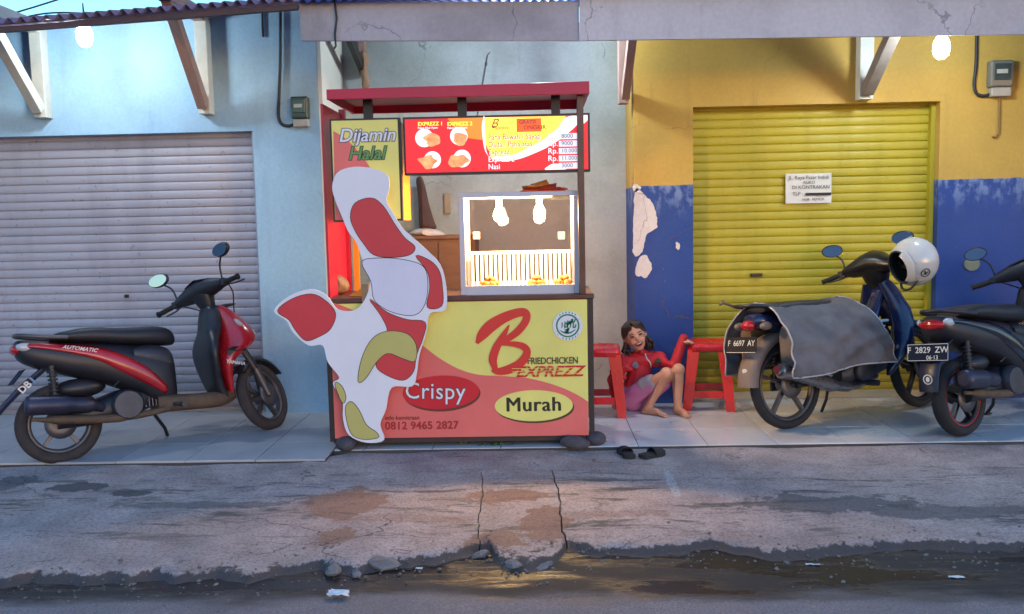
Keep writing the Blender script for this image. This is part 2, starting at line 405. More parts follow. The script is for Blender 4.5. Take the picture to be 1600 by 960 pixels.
# concrete apron: three slabs parted by open joints, broken along the gutter
pave = bpy.data.objects.new('pavement', None); COL.objects.link(pave); tag(pave, kind='structure')
edge_px = [(-900, 905), (-300, 908), (0, 903), (60, 898), (120, 905), (180, 900), (235, 893), (262, 900), (330, 898), (400, 899), (455, 886), (490, 878), (520, 884), (560, 884), (585, 874), (640, 874), (690, 868), (728, 858), (748, 852),
           (764, 850), (772, 862), (784, 876), (820, 880), (858, 878), (872, 864), (884, 856), (892, 850), (930, 856), (1000, 860), (1060, 857), (1110, 845), (1150, 855), (1205, 862), (1260, 866), (1310, 855), (1380, 852), (1450, 846), (1520, 852), (1600, 850), (2100, 850), (2700, 850)]
edge = []
for px, py in edge_px:
    q = G(px, py, -.085); edge.append((q.x, q.y))
dense = []
for (xa, ya), (xb, yb) in zip(edge, edge[1:]):
    k = max(1, int((xb-xa)/.03))
    for i in range(k):
        t = i/k; dense.append((xa+(xb-xa)*t, ya+(yb-ya)*t+jit(.022)+.018*sin((xa+(xb-xa)*t)*19)*sin((xa+(xb-xa)*t)*6.1)))
dense.append(edge[-1])
def edge_y(x):
    for (xa, ya), (xb, yb) in zip(dense, dense[1:]):
        if xa <= x <= xb: return ya+(yb-ya)*(x-xa)/max(1e-6, xb-xa)
    return dense[0][1] if x < dense[0][0] else dense[-1][1]
def back_y(x): return 4.985 if x < -1.36 else (5.195 if x > -1.16 else 4.985+(x+1.36)*1.05)
def crack(px0, py0, px1, py1, seed):
    a, b = G(px0, py0, -.05), G(px1, py1, -.08); rr = random.Random(seed)
    ph = [rr.uniform(0, 6) for _ in range(3)]
    return lambda y: a.x+(b.x-a.x)*(a.y-y)/max(.01, a.y-b.y)+.003*sin(y*31+ph[0])+.006*sin(y*9+ph[1])+.002*sin(y*67+ph[2])
cr1 = crack(755, 737, 746, 855, 1); cr2 = crack(864, 735, 887, 858, 2)
def band_y(x): return G(800, 737, -.04).y+.01*sin(x*3.3)+.006*sin(x*9.1)     # cement strip poured along the tiles
def apron_z(x, y):
    e = edge_y(x); bk = back_y(x); t = (y-e)/(bk-e)
    z = -.088+.070*t+.004*sin(x*5+y*3)+.003*sin(x*11-y*7)
    n_ = mnoise.noise(Vector((x*2.3, y*2.3, 0)))*.5+mnoise.noise(Vector((x*9, y*9, 3)))*.35+mnoise.noise(Vector((x*27, y*27, 5)))*.2
    wd = .07+.05*n_+(.02 if -.36 < x < .12 else 0); k = max(0, min(1, (y-e)/max(.015, wd))); k = k*k*(3-2*k)
    return -.121*(1-k)+z*k+n_*.008*k*(1-min(1, (y-e)/.8))
def slab(xl, xr, nxs, drop, y0f, y1f, ny=30, pw=1.2):
    mb = MB(); cols = []
    for i in range(nxs+1):
        u = i/nxs; col = []
        for j in range(ny+1):
            v = j/ny; y = 4.4
            for _ in range(3):
                x = xl(y)*(1-u)+xr(y)*u; y = y0f(x)+(y1f(x)-y0f(x))*v**pw
            col.append(Vector((x, y, apron_z(x, y)+drop)))
        cols.append(col)
    n1 = ny+1
    mb.v = [p for c in cols for p in c]
    for i in range(nxs):
        for j in range(ny):
            a = i*n1+j; mb.f.append((a, a+n1, a+n1+1, a+1)); mb.sm.append(True); mb.mi.append(0)
    rim = [c[0] for c in cols]+cols[-1][1:]+[c[-1] for c in reversed(cols[:-1])]+list(reversed(cols[0][1:-1]))
    low = [Vector((p.x, p.y, -.2)) for k, p in enumerate(rim)]; m = len(rim)
    mb.add(rim+low, [(k, k+m, (k+1) % m+m, (k+1) % m) for k in range(m)])
    return mb.build('concrete_slab', M_CONC, pave, world=True)
slab(lambda y: -6.5, lambda y: 6.5, 160, 0, lambda x: band_y(x)+.0008, back_y, 8, 1)
slab(lambda y: -6.5, lambda y: cr1(y)-.0025, 260, 0, edge_y, band_y, 60, 1.7)
slab(lambda y: cr1(y)+.0025, lambda y: cr2(y)-.0035, 36, -.003, edge_y, band_y, 60, 1.7)
slab(lambda y: cr2(y)+.0035, lambda y: 6.5, 260, 0, edge_y, band_y, 60, 1.7)

# tiled floor: tile by tile on a grout bed
flo = bpy.data.objects.new('tiled_floor', None); COL.objects.link(flo); flo.location = (0, 6, 0); tag(flo, kind='structure')
gb = MB(); gb.box((-6.5, 5.004, -.2), (-1.245, 7.05, -.005)).box((-1.243, 5.202, -.2), (6.5, 7.05, -.005)); gb.build('grout_bed', M_GROUT, flo, world=True)
TS = .412
def tile_mesh(name, sx, sy, mat):
    b = MB(); h = .0018; g = .0022
    x0, x1, y0, y1 = g, sx-g, g, sy-g; c = .003
    vs = [(x0, y0, -.012), (x1, y0, -.012), (x1, y1, -.012), (x0, y1, -.012), (x0, y0, -h), (x1, y0, -h), (x1, y1, -h), (x0, y1, -h), (x0+c, y0+c, 0), (x1-c, y0+c, 0), (x1-c, y1-c, 0), (x0+c, y1-c, 0)]
    b.add(vs, [(0, 1, 5, 4), (1, 2, 6, 5), (2, 3, 7, 6), (3, 0, 4, 7), (4, 5, 9, 8), (5, 6, 10, 9), (6, 7, 11, 10), (7, 4, 8, 11), (8, 9, 10, 11)])
    return b.mesh(name, mat)
def put(me, name, parent, loc, rot=(0, 0, 0)):
    o = bpy.data.objects.new(name, me); COL.objects.link(o); o.parent = parent
    o.location = Vector(loc)-(parent.location if parent else Vector()); o.rotation_euler = rot; return o
tm = tile_mesh('tile', TS, TS, M_TILE); tm2 = tile_mesh('tile', TS, TS, M_TILE2)
for r in range(5):
    for k in range(-5, 11):
        xx = .588+TS*k; me = tm
        if k == -5:
            if r == 0: tw = tile_mesh('tile', xx+TS+1.242, TS, M_TILE)
            put(tw, 'tile', flo, (-1.242, 5.2+TS*r, jit(.0007)), (jit(.002), jit(.002), 0)); continue
        put(tm, 'tile', flo, (xx, 5.2+TS*r, jit(.0007)), (jit(.002), jit(.002), 0))
for r in range(5):
    for k in range(11):
        sx = -1.2455-TS*(k+1)
        put(tm2, 'tile', flo, (sx, 5.0+TS*r, jit(.0007)), (jit(.002), jit(.002), 0))

# ================================================================ BUILDINGS
YL, YR, YM = 6.28, 6.42, 7.0
XP = P(505, 350, YL).x; XS = P(404, 400, YL).x                  # pillar corner, shutter edge of the blue shop
ZS = P(300, 207, YL).z
XY = P(991, 300, YR).x; YS0 = P(1083, 350, YR).x; YS1 = P(1466, 300, YR).x; ZY = P(1270, 163, YR).z
def corrugated(x0, x1, y0, y1, z0, z1, dz=0.0, pitch=.076, amp=.016):
    mb = MB(); n = int((x1-x0)/pitch*8); rows = []
    for j in range(2):
        rows.append([Vector((x0+(x1-x0)*i/n, (y0, y1)[j], (z0, z1)[j]+dz*i/n+amp*sin(2*pi*(x0+(x1-x0)*i/n)/pitch))) for i in range(n+1)])
    mb.add(rows[0]+rows[1], [(i, i+1, i+n+2, i+n+1) for i in range(n)], True)
    return mb
def solid(o, t):
    s = o.modifiers.new('thickness', 'SOLIDIFY'); s.thickness = t; s.offset = 1; return o
M_ROOF1 = M('weathered_roof_sheet', (112, 100, 128), .6, .25, 5, .1)
M_ROOF2 = M('blue_roof_sheet', (50, 62, 124), .55, .25, 5, .1)

# shutter slat: a shallow curl with a hooked lower lip
def slat_mesh(width, pitch, mat):
    pr = [(.006, 0), (0, .035), (-.0025, .12), (-.0035, .5), (-.0025, .86), (0, .94), (.006, .965), (.006, 1.0)]
    mb = MB(); k = len(pr)
    vs = [(0, y, z*pitch) for y, z in pr]+[(width, y, z*pitch) for y, z in pr]
    mb.add(vs, [(i, i+k, i+k+1, i+1) for i in range(k-1)], True)
    return mb.mesh('slat', mat)
def mat_shutter(name, base, rust, rough, metal):
    n = NT(name, rough); n.b.inputs['Metallic'].default_value = metal
    oi = n.t.nodes.new('ShaderNodeObjectInfo').outputs['Random']; n.co = n.t.nodes.new('ShaderNodeNewGeometry').outputs['Position']
    st = n.noise(2.6, 6, sc=(1.6, 1, .22)); sp = n.noise(30, 5); low = n.ramp(n.math('ADD', n.xyz()[2], n.math('MULTIPLY', n.noise(3, 5), .5)), .75, .2, 0, .5)
    c = n.mix(n.math('MULTIPLY', oi, .3), base, [v*.72 for v in base]); c = n.mix(n.ramp(st, .45, .72, 0, .4), c, [v*.6 for v in base])
    c = n.mix(low, c, rust); c = n.mix(n.ramp(sp, .62, .70, 0, .45), c, rust); n.col(c); n.rough(n.ramp(st, .3, .7, rough-.08, rough+.15)); n.bump(n.noise(7, 3), .12, .01)
    return n.m
M_SHUT = mat_shutter('galvanised_shutter', lin((170, 167, 178)), lin((104, 92, 88)), .5, .2)
M_SHUTY = mat_shutter('yellow_shutter_paint', lin((180, 164, 40)), lin((128, 112, 50)), .45, 0)

# ---- pale blue shop on the left
bl = thing('shop_building', 'pale blue shop front with closed grey roller shutter and corrugated eave', 'building', (-3.2, YL, 0))
_ra = P(0, 40, 5.3); _rb = P(465, 4, 5.3); _sl = (_rb.z-_ra.z)/(_rb.x-_ra.x)
def eave_z(x): return _ra.z+_sl*(x-_ra.x)
def wall_piece(mb, x0, x1, y1, zb):      # top follows the sloping roof sheet
    ya, yb_ = YL, y1; zt = lambda x, y: eave_z(x)+.005+.6*(y-5.3)/2.9
    vs = [(x0, ya, zb), (x1, ya, zb), (x1, yb_, zb), (x0, yb_, zb), (x0, ya, zt(x0, ya)), (x1, ya, zt(x1, ya)), (x1, yb_, zt(x1, yb_)), (x0, yb_, zt(x0, yb_))]
    mb.add(vs, [(0, 3, 2, 1), (4, 5, 6, 7), (0, 1, 5, 4), (1, 2, 6, 5), (2, 3, 7, 6), (3, 0, 4, 7)])
wb = MB(); wall_piece(wb, -6.5, -4.62, YM, 0); wall_piece(wb, -4.62, XS, YM, ZS); wall_piece(wb, XS, XP, YM+.2, 0); wb.build('wall', MW_BLUE, bl, world=True)
sh = node('roller_shutter', bl, Vector((-4.6, YL+.1, 0))-bl.location)
sp = .0612; sm_ = slat_mesh(XS+4.6, sp, M_SHUT); kk = int(ZS/sp)+1
for i in range(kk):
    o = bpy.data.objects.new('slat', sm_); COL.objects.link(o); o.parent = sh; o.location = (0, jit(.0012), .03+sp*i)
bb = MB(); bb.box((-4.6, YL+.085, .004), (XS-.002, YL+.12, .034)); bb.build('lift_bar', M_SHUT, sh, world=True)
gr = MB(); gr.box((XS-.02, YL+.03, .002), (XS-.001, YL+.14, ZS-.001)); gr.build('guide_rail', M_SHUT, sh, world=True)
lk = MB(); q = P(198, 463, YL+.085); lk.cyl((q.x, YL+.07, q.z), (q.x, YL+.095, q.z), .013, n=12); lk.build('keyhole', M_DARK, sh, world=True)
xr0 = P(0, 30, 5.3).x
ra = P(0, 40, 5.3); rb = P(465, 4, 5.3); sl = (rb.z-ra.z)/(rb.x-ra.x)
x0r, x1r = -6.5, rb.x-.015
z0 = ra.z+sl*(x0r-ra.x)
o = corrugated(x0r, x1r, 5.3, 8.2, z0+.02, z0+.62, dz=sl*(x1r-x0r)).build('roof', M_ROOF1, bl, world=True); solid(o, .006)
bt = MB(); bt.bar((x0r, 5.36, z0-.012), (x1r, 5.36, z0-.012+sl*(x1r-x0r)), .04, .03); bt.build('batten', M('dark_wood', (84, 66, 70), .7, .2, 9), bl, world=True)
def bracket(parent, x, yb, zb, zt, yend, m1, m2, arm=True, w=.085, side=0):
    b = node('roof_bracket', parent, Vector((x, yb, zb))-parent.location)
    MB().box((x-w/2, yb-.09, zb), (x+w/2, yb, zt)).build('post', m1, b, world=True, bevel=.004)
    MB().bar((x+side, yb-.1, zb+.05), (x+side, yend, zt-.06), w*.8, .075, up=(0, 0, 1)).build('brace', m2, b, world=True, bevel=.004)
    if arm: MB().box((x-w*.45, yend-.34, zt-.085), (x+w*.45, yb-.092, zt-.002)).build('arm', m2, b, world=True, bevel=.004)
    return b
zt = P(320, 18, 6.2).z
bracket(bl, P(316, 100, 6.2).x, YL, P(325, 178, 6.2).z, P(316, 14, 6.2).z, 5.66, M_WOODW, M_WOODP)
bracket(bl, P(58, 100, 6.2).x, YL, P(64, 184, 6.2).z, P(58, 32, 6.2).z, 5.62, M_WOODW, M_WOODW)

# ---- whitewashed recess behind the stall
mdl = thing('shop_building', 'whitewashed recessed wall behind the food stall under a grey fascia', 'building', (-.2, YM, 0))
wm = MB(); wm.box((XP+.001, YM, 0), (XY+.2, YM+.2, 2.86)); wm.build('wall', MW_WHITE, mdl, world=True)
MB().box((XP+.002, YL+.004, 0), (XP+.03, YM-.001, 2.78)).build('pilaster', M('fresh_whitewash', (214, 214, 206), .7, .08, 3, .15), mdl, world=True)
fl = P(471, 59, 5.4); fm = P(906, 64, 5.4); ft = P(906, 3, 5.4).z
fb = MB()
vs = [(fl.x, 5.39, fl.z-.02), (fm.x-.004, 5.39, fm.z), (fm.x-.004, 5.39, ft), (fl.x, 5.39, ft+.035)]
fb.add(vs+[(a, b+.022, c) for a, b, c in vs], [(0, 1, 2, 3), (7, 6, 5, 4), (0, 4, 5, 1), (1, 5, 6, 2), (2, 6, 7, 3), (3, 7, 4, 0)])
fb.build('fascia_board', mat_wall('grey_fascia', lin((176, 170, 176)), lin((142, 134, 136)), amount=.7), mdl, world=True)
o = corrugated(fl.x+.01, fm.x, 5.33, 8.2, ft+.03, ft+.63, pitch=.062, amp=.013).build('roof', M_ROOF2, mdl, world=True); solid(o, .006)
b = P(978, 163, 6.46)
bracket(mdl, b.x-.02, 6.50, b.z, P(978, 62, 6.46).z+.1, 5.72, M_WOODP, M_WOODP, arm=False, w=.07, side=.01)
b2 = P(561, 118, 6.9)
bracket(mdl, P(566, 118, 6.9).x, YM, b2.z, b2.z+.42, 5.9, M_WOODP, M_DARK, arm=False, w=.05)
wr = MB(); wp = [P(766, 82, 6.985), P(762, 86, 6.985), P(760, 100, 6.985), P(756, 122, 6.985), P(751, 150, 6.985), P(745, 190, 6.985)]
wr.tube(wp, .0035, 6); wr.ball(wp[2], (.008, .008, .02)); wr.build('loose_wire', M('thin_wire', (98, 98, 96), .6, .1, 9), mdl, world=True)
sk = MB(); q = P(699, 316, YM); sk.box((q.x-.026, YM-.018, q.z-.09), (q.x+.026, YM, q.z+.07)); sk.build('switch_plate', M('aged_plastic', (150, 140, 120), .5, .1, 9), mdl, world=True, bevel=.006)
hk = MB(); q = P(525, 62, 5.38); hk.tube([(q.x, 5.375, q.z+.24), (q.x+.012, 5.37, q.z+.12), (q.x-.003, 5.37, q.z+.03), (q.x, 5.37, q.z-.04), (q.x-.012, 5.37, q.z-.055)], .006, 6); hk.build('hook', M_CABLE, mdl, world=True)

# ---- yellow and blue shop on the right
yb = thing('shop_building', 'yellow over blue shop front with closed yellow roller shutter', 'building', (2.4, YR, 0))
wy = MB(); wy.box((XY, YR, -.0), (YS0, YM+.2, 2.8)).box((YS0, YR, ZY), (YS1, YM+.2, 2.8)).box((YS1, YR, 0), (6.5, YM+.2, 2.8)); wy.build('wall', MW_YEL, yb, world=True)
sh = node('roller_shutter', yb, Vector((YS0, YR+.12, 0))-yb.location)
sp2 = .0605; sm2 = slat_mesh(YS1-YS0, sp2, M_SHUTY); kk = int(ZY/sp2)+1
for i in range(kk):
    o = bpy.data.objects.new('slat', sm2); COL.objects.link(o); o.parent = sh; o.location = (0, jit(.0012), .05+sp2*i)
MB().box((YS0+.002, YR+.09, .004), (YS1-.002, YR+.14, .055)).build('lift_bar', M('pale_bar', (176, 168, 150), .5, .15, 5), sh, world=True)
MB().box((YS1-.03, YR+.07, .004), (YS1-.001, YR+.16, ZY-.001)).build('guide_rail', M_SHUTY, sh, world=True)
q = P(1182, 430, YR+.1); MB().box((q.x-.042, YR+.092, q.z-.012), (q.x+.042, YR+.112, q.z+.012)).build('lock_slot', M_DARK, sh, world=True, bevel=.003)
fR = P(1600, 54, 5.38); fz = P(906, 64, 5.38).z; ftz = P(906, 1, 5.38).z
sl2 = (fR.z-fz)/(fR.x-fm.x)
fb = MB(); xe = 6.2
vs = [(fm.x, 5.372, fz), (xe, 5.372, fz+sl2*(xe-fm.x)), (xe, 5.372, ftz+.02), (fm.x, 5.372, ftz)]
fb.add(vs+[(a, b+.022, c) for a, b, c in vs], [(0, 1, 2, 3), (7, 6, 5, 4), (0, 4, 5, 1), (1, 5, 6, 2), (2, 6, 7, 3), (3, 7, 4, 0)])
fb.build('fascia_board', mat_wall('pale_fascia', lin((206, 200, 204)), lin((176, 168, 170)), amount=.6), yb, world=True)
o = corrugated(fm.x, xe, 5.31, 8.2, ftz+.03, ftz+.63, pitch=.062, amp=.013).build('roof', M_ROOF2, yb, world=True); solid(o, .006)
M_STEEL = M('grey_painted_steel', (150, 150, 150), .5, .12, 6, .05)
bracket(yb, P(1352, 120, 6.36).x, YR, P(1352, 156, 6.36).z, P(1352, 40, 6.36).z+.16, 5.52, M_WOODW, M('brown_grey_wood', (124, 112, 104), .7, .18, 9, .2), arm=False, w=.095)
# bare plaster where the paint has flaked away
def patch(pts, Y, name='plaster_patch'):
    mb = MB(); c = [P(x, y, Y) for x, y in pts]; s2 = spline([(p.x, p.z) for p in c], 8)
    s2 = [(x+.012*mnoise.noise(Vector((x*30, z*30, 1)))+jit(.0022), z+.012*mnoise.noise(Vector((x*30, z*30, 8)))+jit(.0022)) for x, z in s2]
    mb.poly(s2, [], lambda u, v, w_: Vector((u, Y-w_, v)), .004)
    return mb.build(name, M_PLASTER, yb, world=True)
patch([(992, 296), (1002, 300), (1012, 310), (1022, 325), (1027, 346), (1024, 358), (1010, 366), (1008, 380), (1000, 398), (993, 400), (989, 392), (990, 340)], YR)
patch([(1005, 398), (1014, 405), (1018, 420), (1012, 432), (1002, 434), (994, 428), (996, 410)], YR)
patch([(1057, 378), (1062, 382), (1061, 391), (1056, 388)], YR)
patch([(990, 288), (1001, 291), (1000, 297), (990, 298)], YR)
sk = P(1518, 413, YR); mb = MB(); mb.poly(arc(sk.x, sk.z, .056, .047, n=20), [], lambda u, v, w_: Vector((u, YR-w_, v)), .01); mb.build('plaster_patch', M('dull_plaster', (128, 130, 108), .8, .15, 6), yb, world=True)

# notice taped on the yellow shutter
ys = YR+.105
c0 = P(1227, 272, ys); c1 = P(1298, 317, ys)
no = thing('paper_notice', 'white paper notice with handwriting taped to the yellow shutter', 'notice', ((c0.x+c1.x)/2, ys, c1.z))
mb = MB(); NX, NZ = 10, 6
vs = [(c0.x+(c1.x-c0.x)*i/NX, ys-.012-.005*sin(i*1.3+j)*sin(j*1.7), c1.z+(c0.z-c1.z)*j/NZ) for j in range(NZ+1) for i in range(NX+1)]
mb.add(vs, [(j*(NX+1)+i, j*(NX+1)+i+1, (j+1)*(NX+1)+i+1, (j+1)*(NX+1)+i) for j in range(NZ) for i in range(NX)], True)
mb.build('sheet', M('white_paper', (214, 212, 206), .6, .08, 10), no, world=True)
mi = M('black_ink', (26, 26, 28), .6, .1, 20); mb = MB()
def ntx(s_, px, py, size, **k):
    a = P(px, py, ys); add_text(mb, s_, lambda u, v, w_: Vector((a.x+u, ys-.0205-w_, a.z+v)), size, **k)
ntx('JL. Raya Pasar Induk', 1231, 281, .036); ntx('RUKO', 1254, 288, .03); ntx('DI KONTRAKAN', 1236, 296, .036); ntx('TLP :', 1237, 306, .036); ntx('HUB . PEMILIK', 1252, 314, .026)
a = P(1257, 305, ys); mb.box((a.x, ys-.021, a.z-.006), (a.x+.185, ys-.0205, a.z+.014)); mb.build('handwriting', mi, no, world=True)

# electricity meters with their feed pipes
def meter(px0, py0, px1, py1, Y, label, pipe, col):
    a, b = P(px0, py0, Y), P(px1, py1, Y); cx = (a.x+b.x)/2; h = a.z-b.z; hw = (b.x-a.x)/2
    t = thing('electricity_meter', label, 'meter', (cx, Y, b.z), group=None)
    MB().box((cx-hw, Y-.07, b.z+h*.26), (cx+hw, Y, a.z)).build('case', M(col[0], col[1], .35, .15, 8), t, world=True, bevel=.012)
    MB().box((cx-hw*.72, Y-.078, b.z+h*.45), (cx+hw*.72, Y-.071, b.z+h*.9)).build('window', M('meter_glass', (54, 66, 66), .1, .2, 8), t, world=True, bevel=.003)
    MB().box((cx-hw*.55, Y-.082, b.z+h*.62), (cx+hw*.4, Y-.079, b.z+h*.74)).build('display', M('meter_plate', (168, 176, 168), .4, .1, 8), t, world=True)
    MB().box((cx-hw*.8, Y-.06, b.z), (cx+hw*.9, Y, b.z+h*.25)).build('terminal_cover', M('meter_cover', (156, 150, 142), .5, .1, 8), t, world=True, bevel=.006)
    MB().tube(spline([tuple(P(x, y, Y-.02)) for x, y in pipe], 5, False), .011, 8).build('feed_pipe', M_CABLE, t, world=True)
    return t
meter(457, 153, 486, 199, YL, 'electricity meter with dark bent feed pipe on the pale blue wall', [(438, 18), (438, 90), (436, 150), (435, 180), (440, 194), (452, 197), (462, 193)], ('dark_meter_case', (50, 66, 62)))
meter(1541, 97, 1575, 152, YR, 'electricity meter with feed pipe high on the yellow wall', [(1526, 55), (1525, 100), (1522, 132), (1526, 146), (1536, 150), (1546, 148)], ('grey_meter_case', (104, 104, 96)))
t = MB(); t.tube([tuple(P(x, y, YR-.012)) for x, y in [(1562, 156), (1562, 180), (1561, 208), (1556, 215), (1551, 214)]], .007, 8)
tag(rebase(t.build('conduit', M('brown_conduit', (128, 92, 52), .6, .1, 9))), 'short brown conduit hooked below the meter on the yellow wall', 'pipe')
t = MB(); t.tube([tuple(P(x, y, YL-.012)) for x, y in [(410, 18), (410, 40), (411, 58)]], .008, 8); 
tag(rebase(t.build('cable_end', M_CABLE)), 'dark cable end hanging from the eave above the blue wall', 'cable')

# lamps under the eaves
def bulb_lamp(px, py, Y, label, top, power, col, r=.048):
    c = P(px, py, Y); t = thing('bulb_lamp', label, 'lamp', (c.x, c.y, c.z-.1), group='bare bulbs under the eaves')
    MB().lathe([(.004, -.075), (.022, -.072), (.04, -.052), (.05, -.02), (.05, .012), (.042, .04), (.026, .066), (.02, .082)], 20, c).build('bulb', MATS.get('cool_bulb') or Mlamp('cool_bulb', (.86, .97, 1.0), 14), t, world=True)
    MB().lathe([(.021, .08), (.024, .085), (.024, .12), (.012, .132)], 14, c).build('socket', M('white_socket', (190, 190, 188), .5, .05, 9), t, world=True)
    MB().tube([c+Vector((0, 0, .13)), c+Vector((0, .004, .2)), Vector((c.x, c.y+.01, top))], .004, 6).build('flex', M_CABLE, t, world=True)
    ld = bpy.data.lights.new('bulb_light', 'POINT'); ld.energy = power; ld.color = col; ld.shadow_soft_size = .055
    lo = bpy.data.objects.new('bulb_light', ld); COL.objects.link(lo); lo.parent = t; lo.location = (0, -.075, .1)
    return t
LAMP = (.80, .95, 1.0)
bulb_lamp(132, 55, 5.78, 'glowing white bulb hanging under the eave of the pale blue shop', 2.75, 4.0, LAMP)
bulb_lamp(1471, 74, 5.78, 'glowing white bulb hanging under the eave of the yellow shop', 2.68, 4.2, LAMP)
bulb_lamp(846, 44, 6.2, 'bulb tucked behind the fascia above the food stall', 2.72, 8.0, LAMP)

# overhead wires against the sky
for n_, (a, b, lb) in enumerate([((-300, 70), (150, -20), 'black overhead wire crossing the sky at the far left corner'), ((140, 22), (330, -25), 'black overhead wire crossing the sky above the left bulb')]):
    pa, pb = P(a[0], a[1], 9.0), P(b[0], b[1], 9.0); mb = MB()
    d_ = (pb-pa); pts = [pa+d_*(t_/14)+Vector((0, 0, -.12*sin(pi*t_/14))) for t_ in range(-14, 40)]
    mb.tube(pts, .009, 5); tag(rebase(mb.build('overhead_wire', M_CABLE)), lb, 'wire', 'overhead wires')
# ================================================================ FOOD STALL
YF = 5.25
SX0, SX1 = P(517, 600, YF).x, P(924, 600, YF).x
ZC = P(812, 461, YF).z; ZB = P(760, 682, YF).z
M_BLACKF = M('black_steel_frame', (44, 34, 36), .45, .2, 10, .05)
M_BROWNF = M('brown_steel_frame', (92, 66, 60), .35, .2, 10, .05, metal=.3)
M_YEL = M('pale_yellow_print', (232, 222, 122), .34, .09, 2.2); M_CORAL = M('coral_print', (228, 110, 104), .34, .09, 2.2)
M_RED = M('red_print', (206, 34, 48), .38, .06, 3); M_WHT = M('white_print', (226, 224, 232), .4, .04, 3)
M_INK = M('dark_print', (40, 36, 34), .45, .1, 9); M_GRN = M('green_print', (40, 128, 92), .45, .1, 9)
M_REDP = M('red_stall_paint', (186, 30, 62), .4, .1, 4, .03)
st = thing('food_stall', 'red and yellow fried chicken stall with lit menu board and printed counter', 'stall', ((SX0+SX1)/2, YF+.3, 0))
def fp(Y):                      # drawing plane parallel to the counter front; w comes towards the street
    return lambda u, v, w_: Vector((u, Y-w_, v))
def px2(pts, Y): 
    r = []
    for x, y in pts:
        q = P(x, y, Y); r.append((q.x, q.z))
    return r
def sheet(name, pts, Y, lay, mat, parent, holes=(), t=.0008):
    mb = MB(); mb.poly(pts, holes, fp(Y-lay*.0016), t); return mb.build(name, mat, parent, world=True)
def letters(name, s_, px, py, size, Y, lay, mat, parent, rot=0, **k):
    a = P(px, py, Y); mb = MB(); cr, sr = cos(rot), sin(rot)
    add_text(mb, s_, lambda u, v, w_: Vector((a.x+u*cr-v*sr, Y-lay*.0016-w_, a.z+u*sr+v*cr)), size, **k)
    return mb.build(name, mat, parent, world=True)
DEP = .58
# carcass
cb = MB(); cb.box((SX0+.012, YF+.012, ZB+.02), (SX1-.03, YF+DEP, ZC-.03)); cb.build('cabinet', M('red_side_board', (150, 30, 40), .5, .12, 4), st, world=True)
for x in (SX0, SX1+.004):
    for y in (YF-.004, YF+DEP-.02): MB().box((x-.018, y, ZB-.02), (x+.012, y+.03, ZC-.031)).build('leg', M_BLACKF, st, world=True)
MB().box((SX0-.02, YF-.016, ZC-.028), (SX1+.022, YF+DEP+.02, ZC)).build('counter_top', M_BROWNF, st, world=True, bevel=.004)
MB().box((SX0, YF+.004, ZB-.032), (SX1-.015, YF+DEP, ZB+.018)).build('skirt', M('dark_skirt', (64, 42, 42), .6, .15, 6), st, world=True)
# printed counter front
pl, pr, pt, pb = SX0+.014, SX1-.02, ZC-.034, ZB
pan = MB().box((pl, YF-.006, pb), (pr, YF+.011, pt)).build('counter_panel', M_YEL, st, world=True)
YP = YF-.006
wave = spline(px2([(640, 520), (662, 541), (690, 562), (720, 578), (750, 586), (790, 588), (830, 592), (870, 603), (900, 616), (919, 628)], YP), 5, False)
sheet('colour_field', [(pl+.001, pb+.001), (pr-.001, pb+.001), (pr-.001, wave[-1][1])]+[(x, z) for x, z in reversed(wave) if x < pr-.001]+[(pl+.001, px2([(520, 470)], YP)[0][1])], YP, 1, M_CORAL, pan)
def ell(px, py, rx, ry, n=40, rot=0):
    c = P(px, py, YP); s_ = YP/FPX
    return [(c.x+rx*s_*cos(a)*cos(rot)-ry*s_*sin(a)*sin(rot), c.z+rx*s_*cos(a)*sin(rot)+ry*s_*sin(a)*cos(rot)) for a in [2*pi*i/n for i in range(n)]]
M_SHAD = M('brown_print', (112, 50, 44), .45, .05, 4)
sheet('drop_edge', ell(691, 616, 61, 28, rot=.03), YP, 2, M_SHAD, pan); sheet('oval', ell(689, 613, 61, 27, rot=.03), YP, 3, M_RED, pan)
sheet('drop_edge', ell(836, 637, 62, 25), YP, 2, M('olive_print', (78, 60, 30), .45, .05, 4), pan); sheet('oval', ell(834, 634, 62, 25), YP, 3, M_YEL, pan)
letters('lettering', 'Crispy', 680, 623, .142, YP, 4, M_INK, pan, rot=-.03, offset=.028, align='CENTER', space=1.06, sx=.92)
letters('lettering', 'Crispy', 680, 623, .142, YP, 5, M_WHT, pan, rot=-.03, offset=.004, align='CENTER', space=1.06, sx=.92)
for k_ in range(3): letters('lettering', 'Murah', 833+k_*.9, 642+(k_ % 2)*.5, .122, YP, 4+k_*.15, M_INK, pan, align='CENTER', space=1.08)
letters('lettering', 'FRIEDCHICKEN', 824, 569, .056, YP, 4, M('brown_ink', (66, 44, 30), .45, .1, 9), pan, offset=.012, space=.98, sx=.80)
letters('lettering', 'EXPREZZ', 806, 589, .09, YP, 4, M_RED, pan, shear=.3, offset=.02, space=1.0, sx=1.08)
for k_ in range(3): 
    a, b = P(800, 585-k_*4.5, YP), P(902, 585-k_*4.5, YP)
    MB().box((a.x, YP-.0095, a.z-.0014), (b.x, YP-.0087, a.z+.0014)).build('stripe', M_YEL, pan, world=True)
letters('lettering', 'info kemitraan', 602, 656, .036, YP, 4, M_SHAD, pan, offset=.012)
letters('lettering', '0812 9465 2827', 602, 671, .066, YP, 4, M('dull_red_ink', (172, 44, 46), .45, .1, 9), pan, offset=.022, space=1.03)
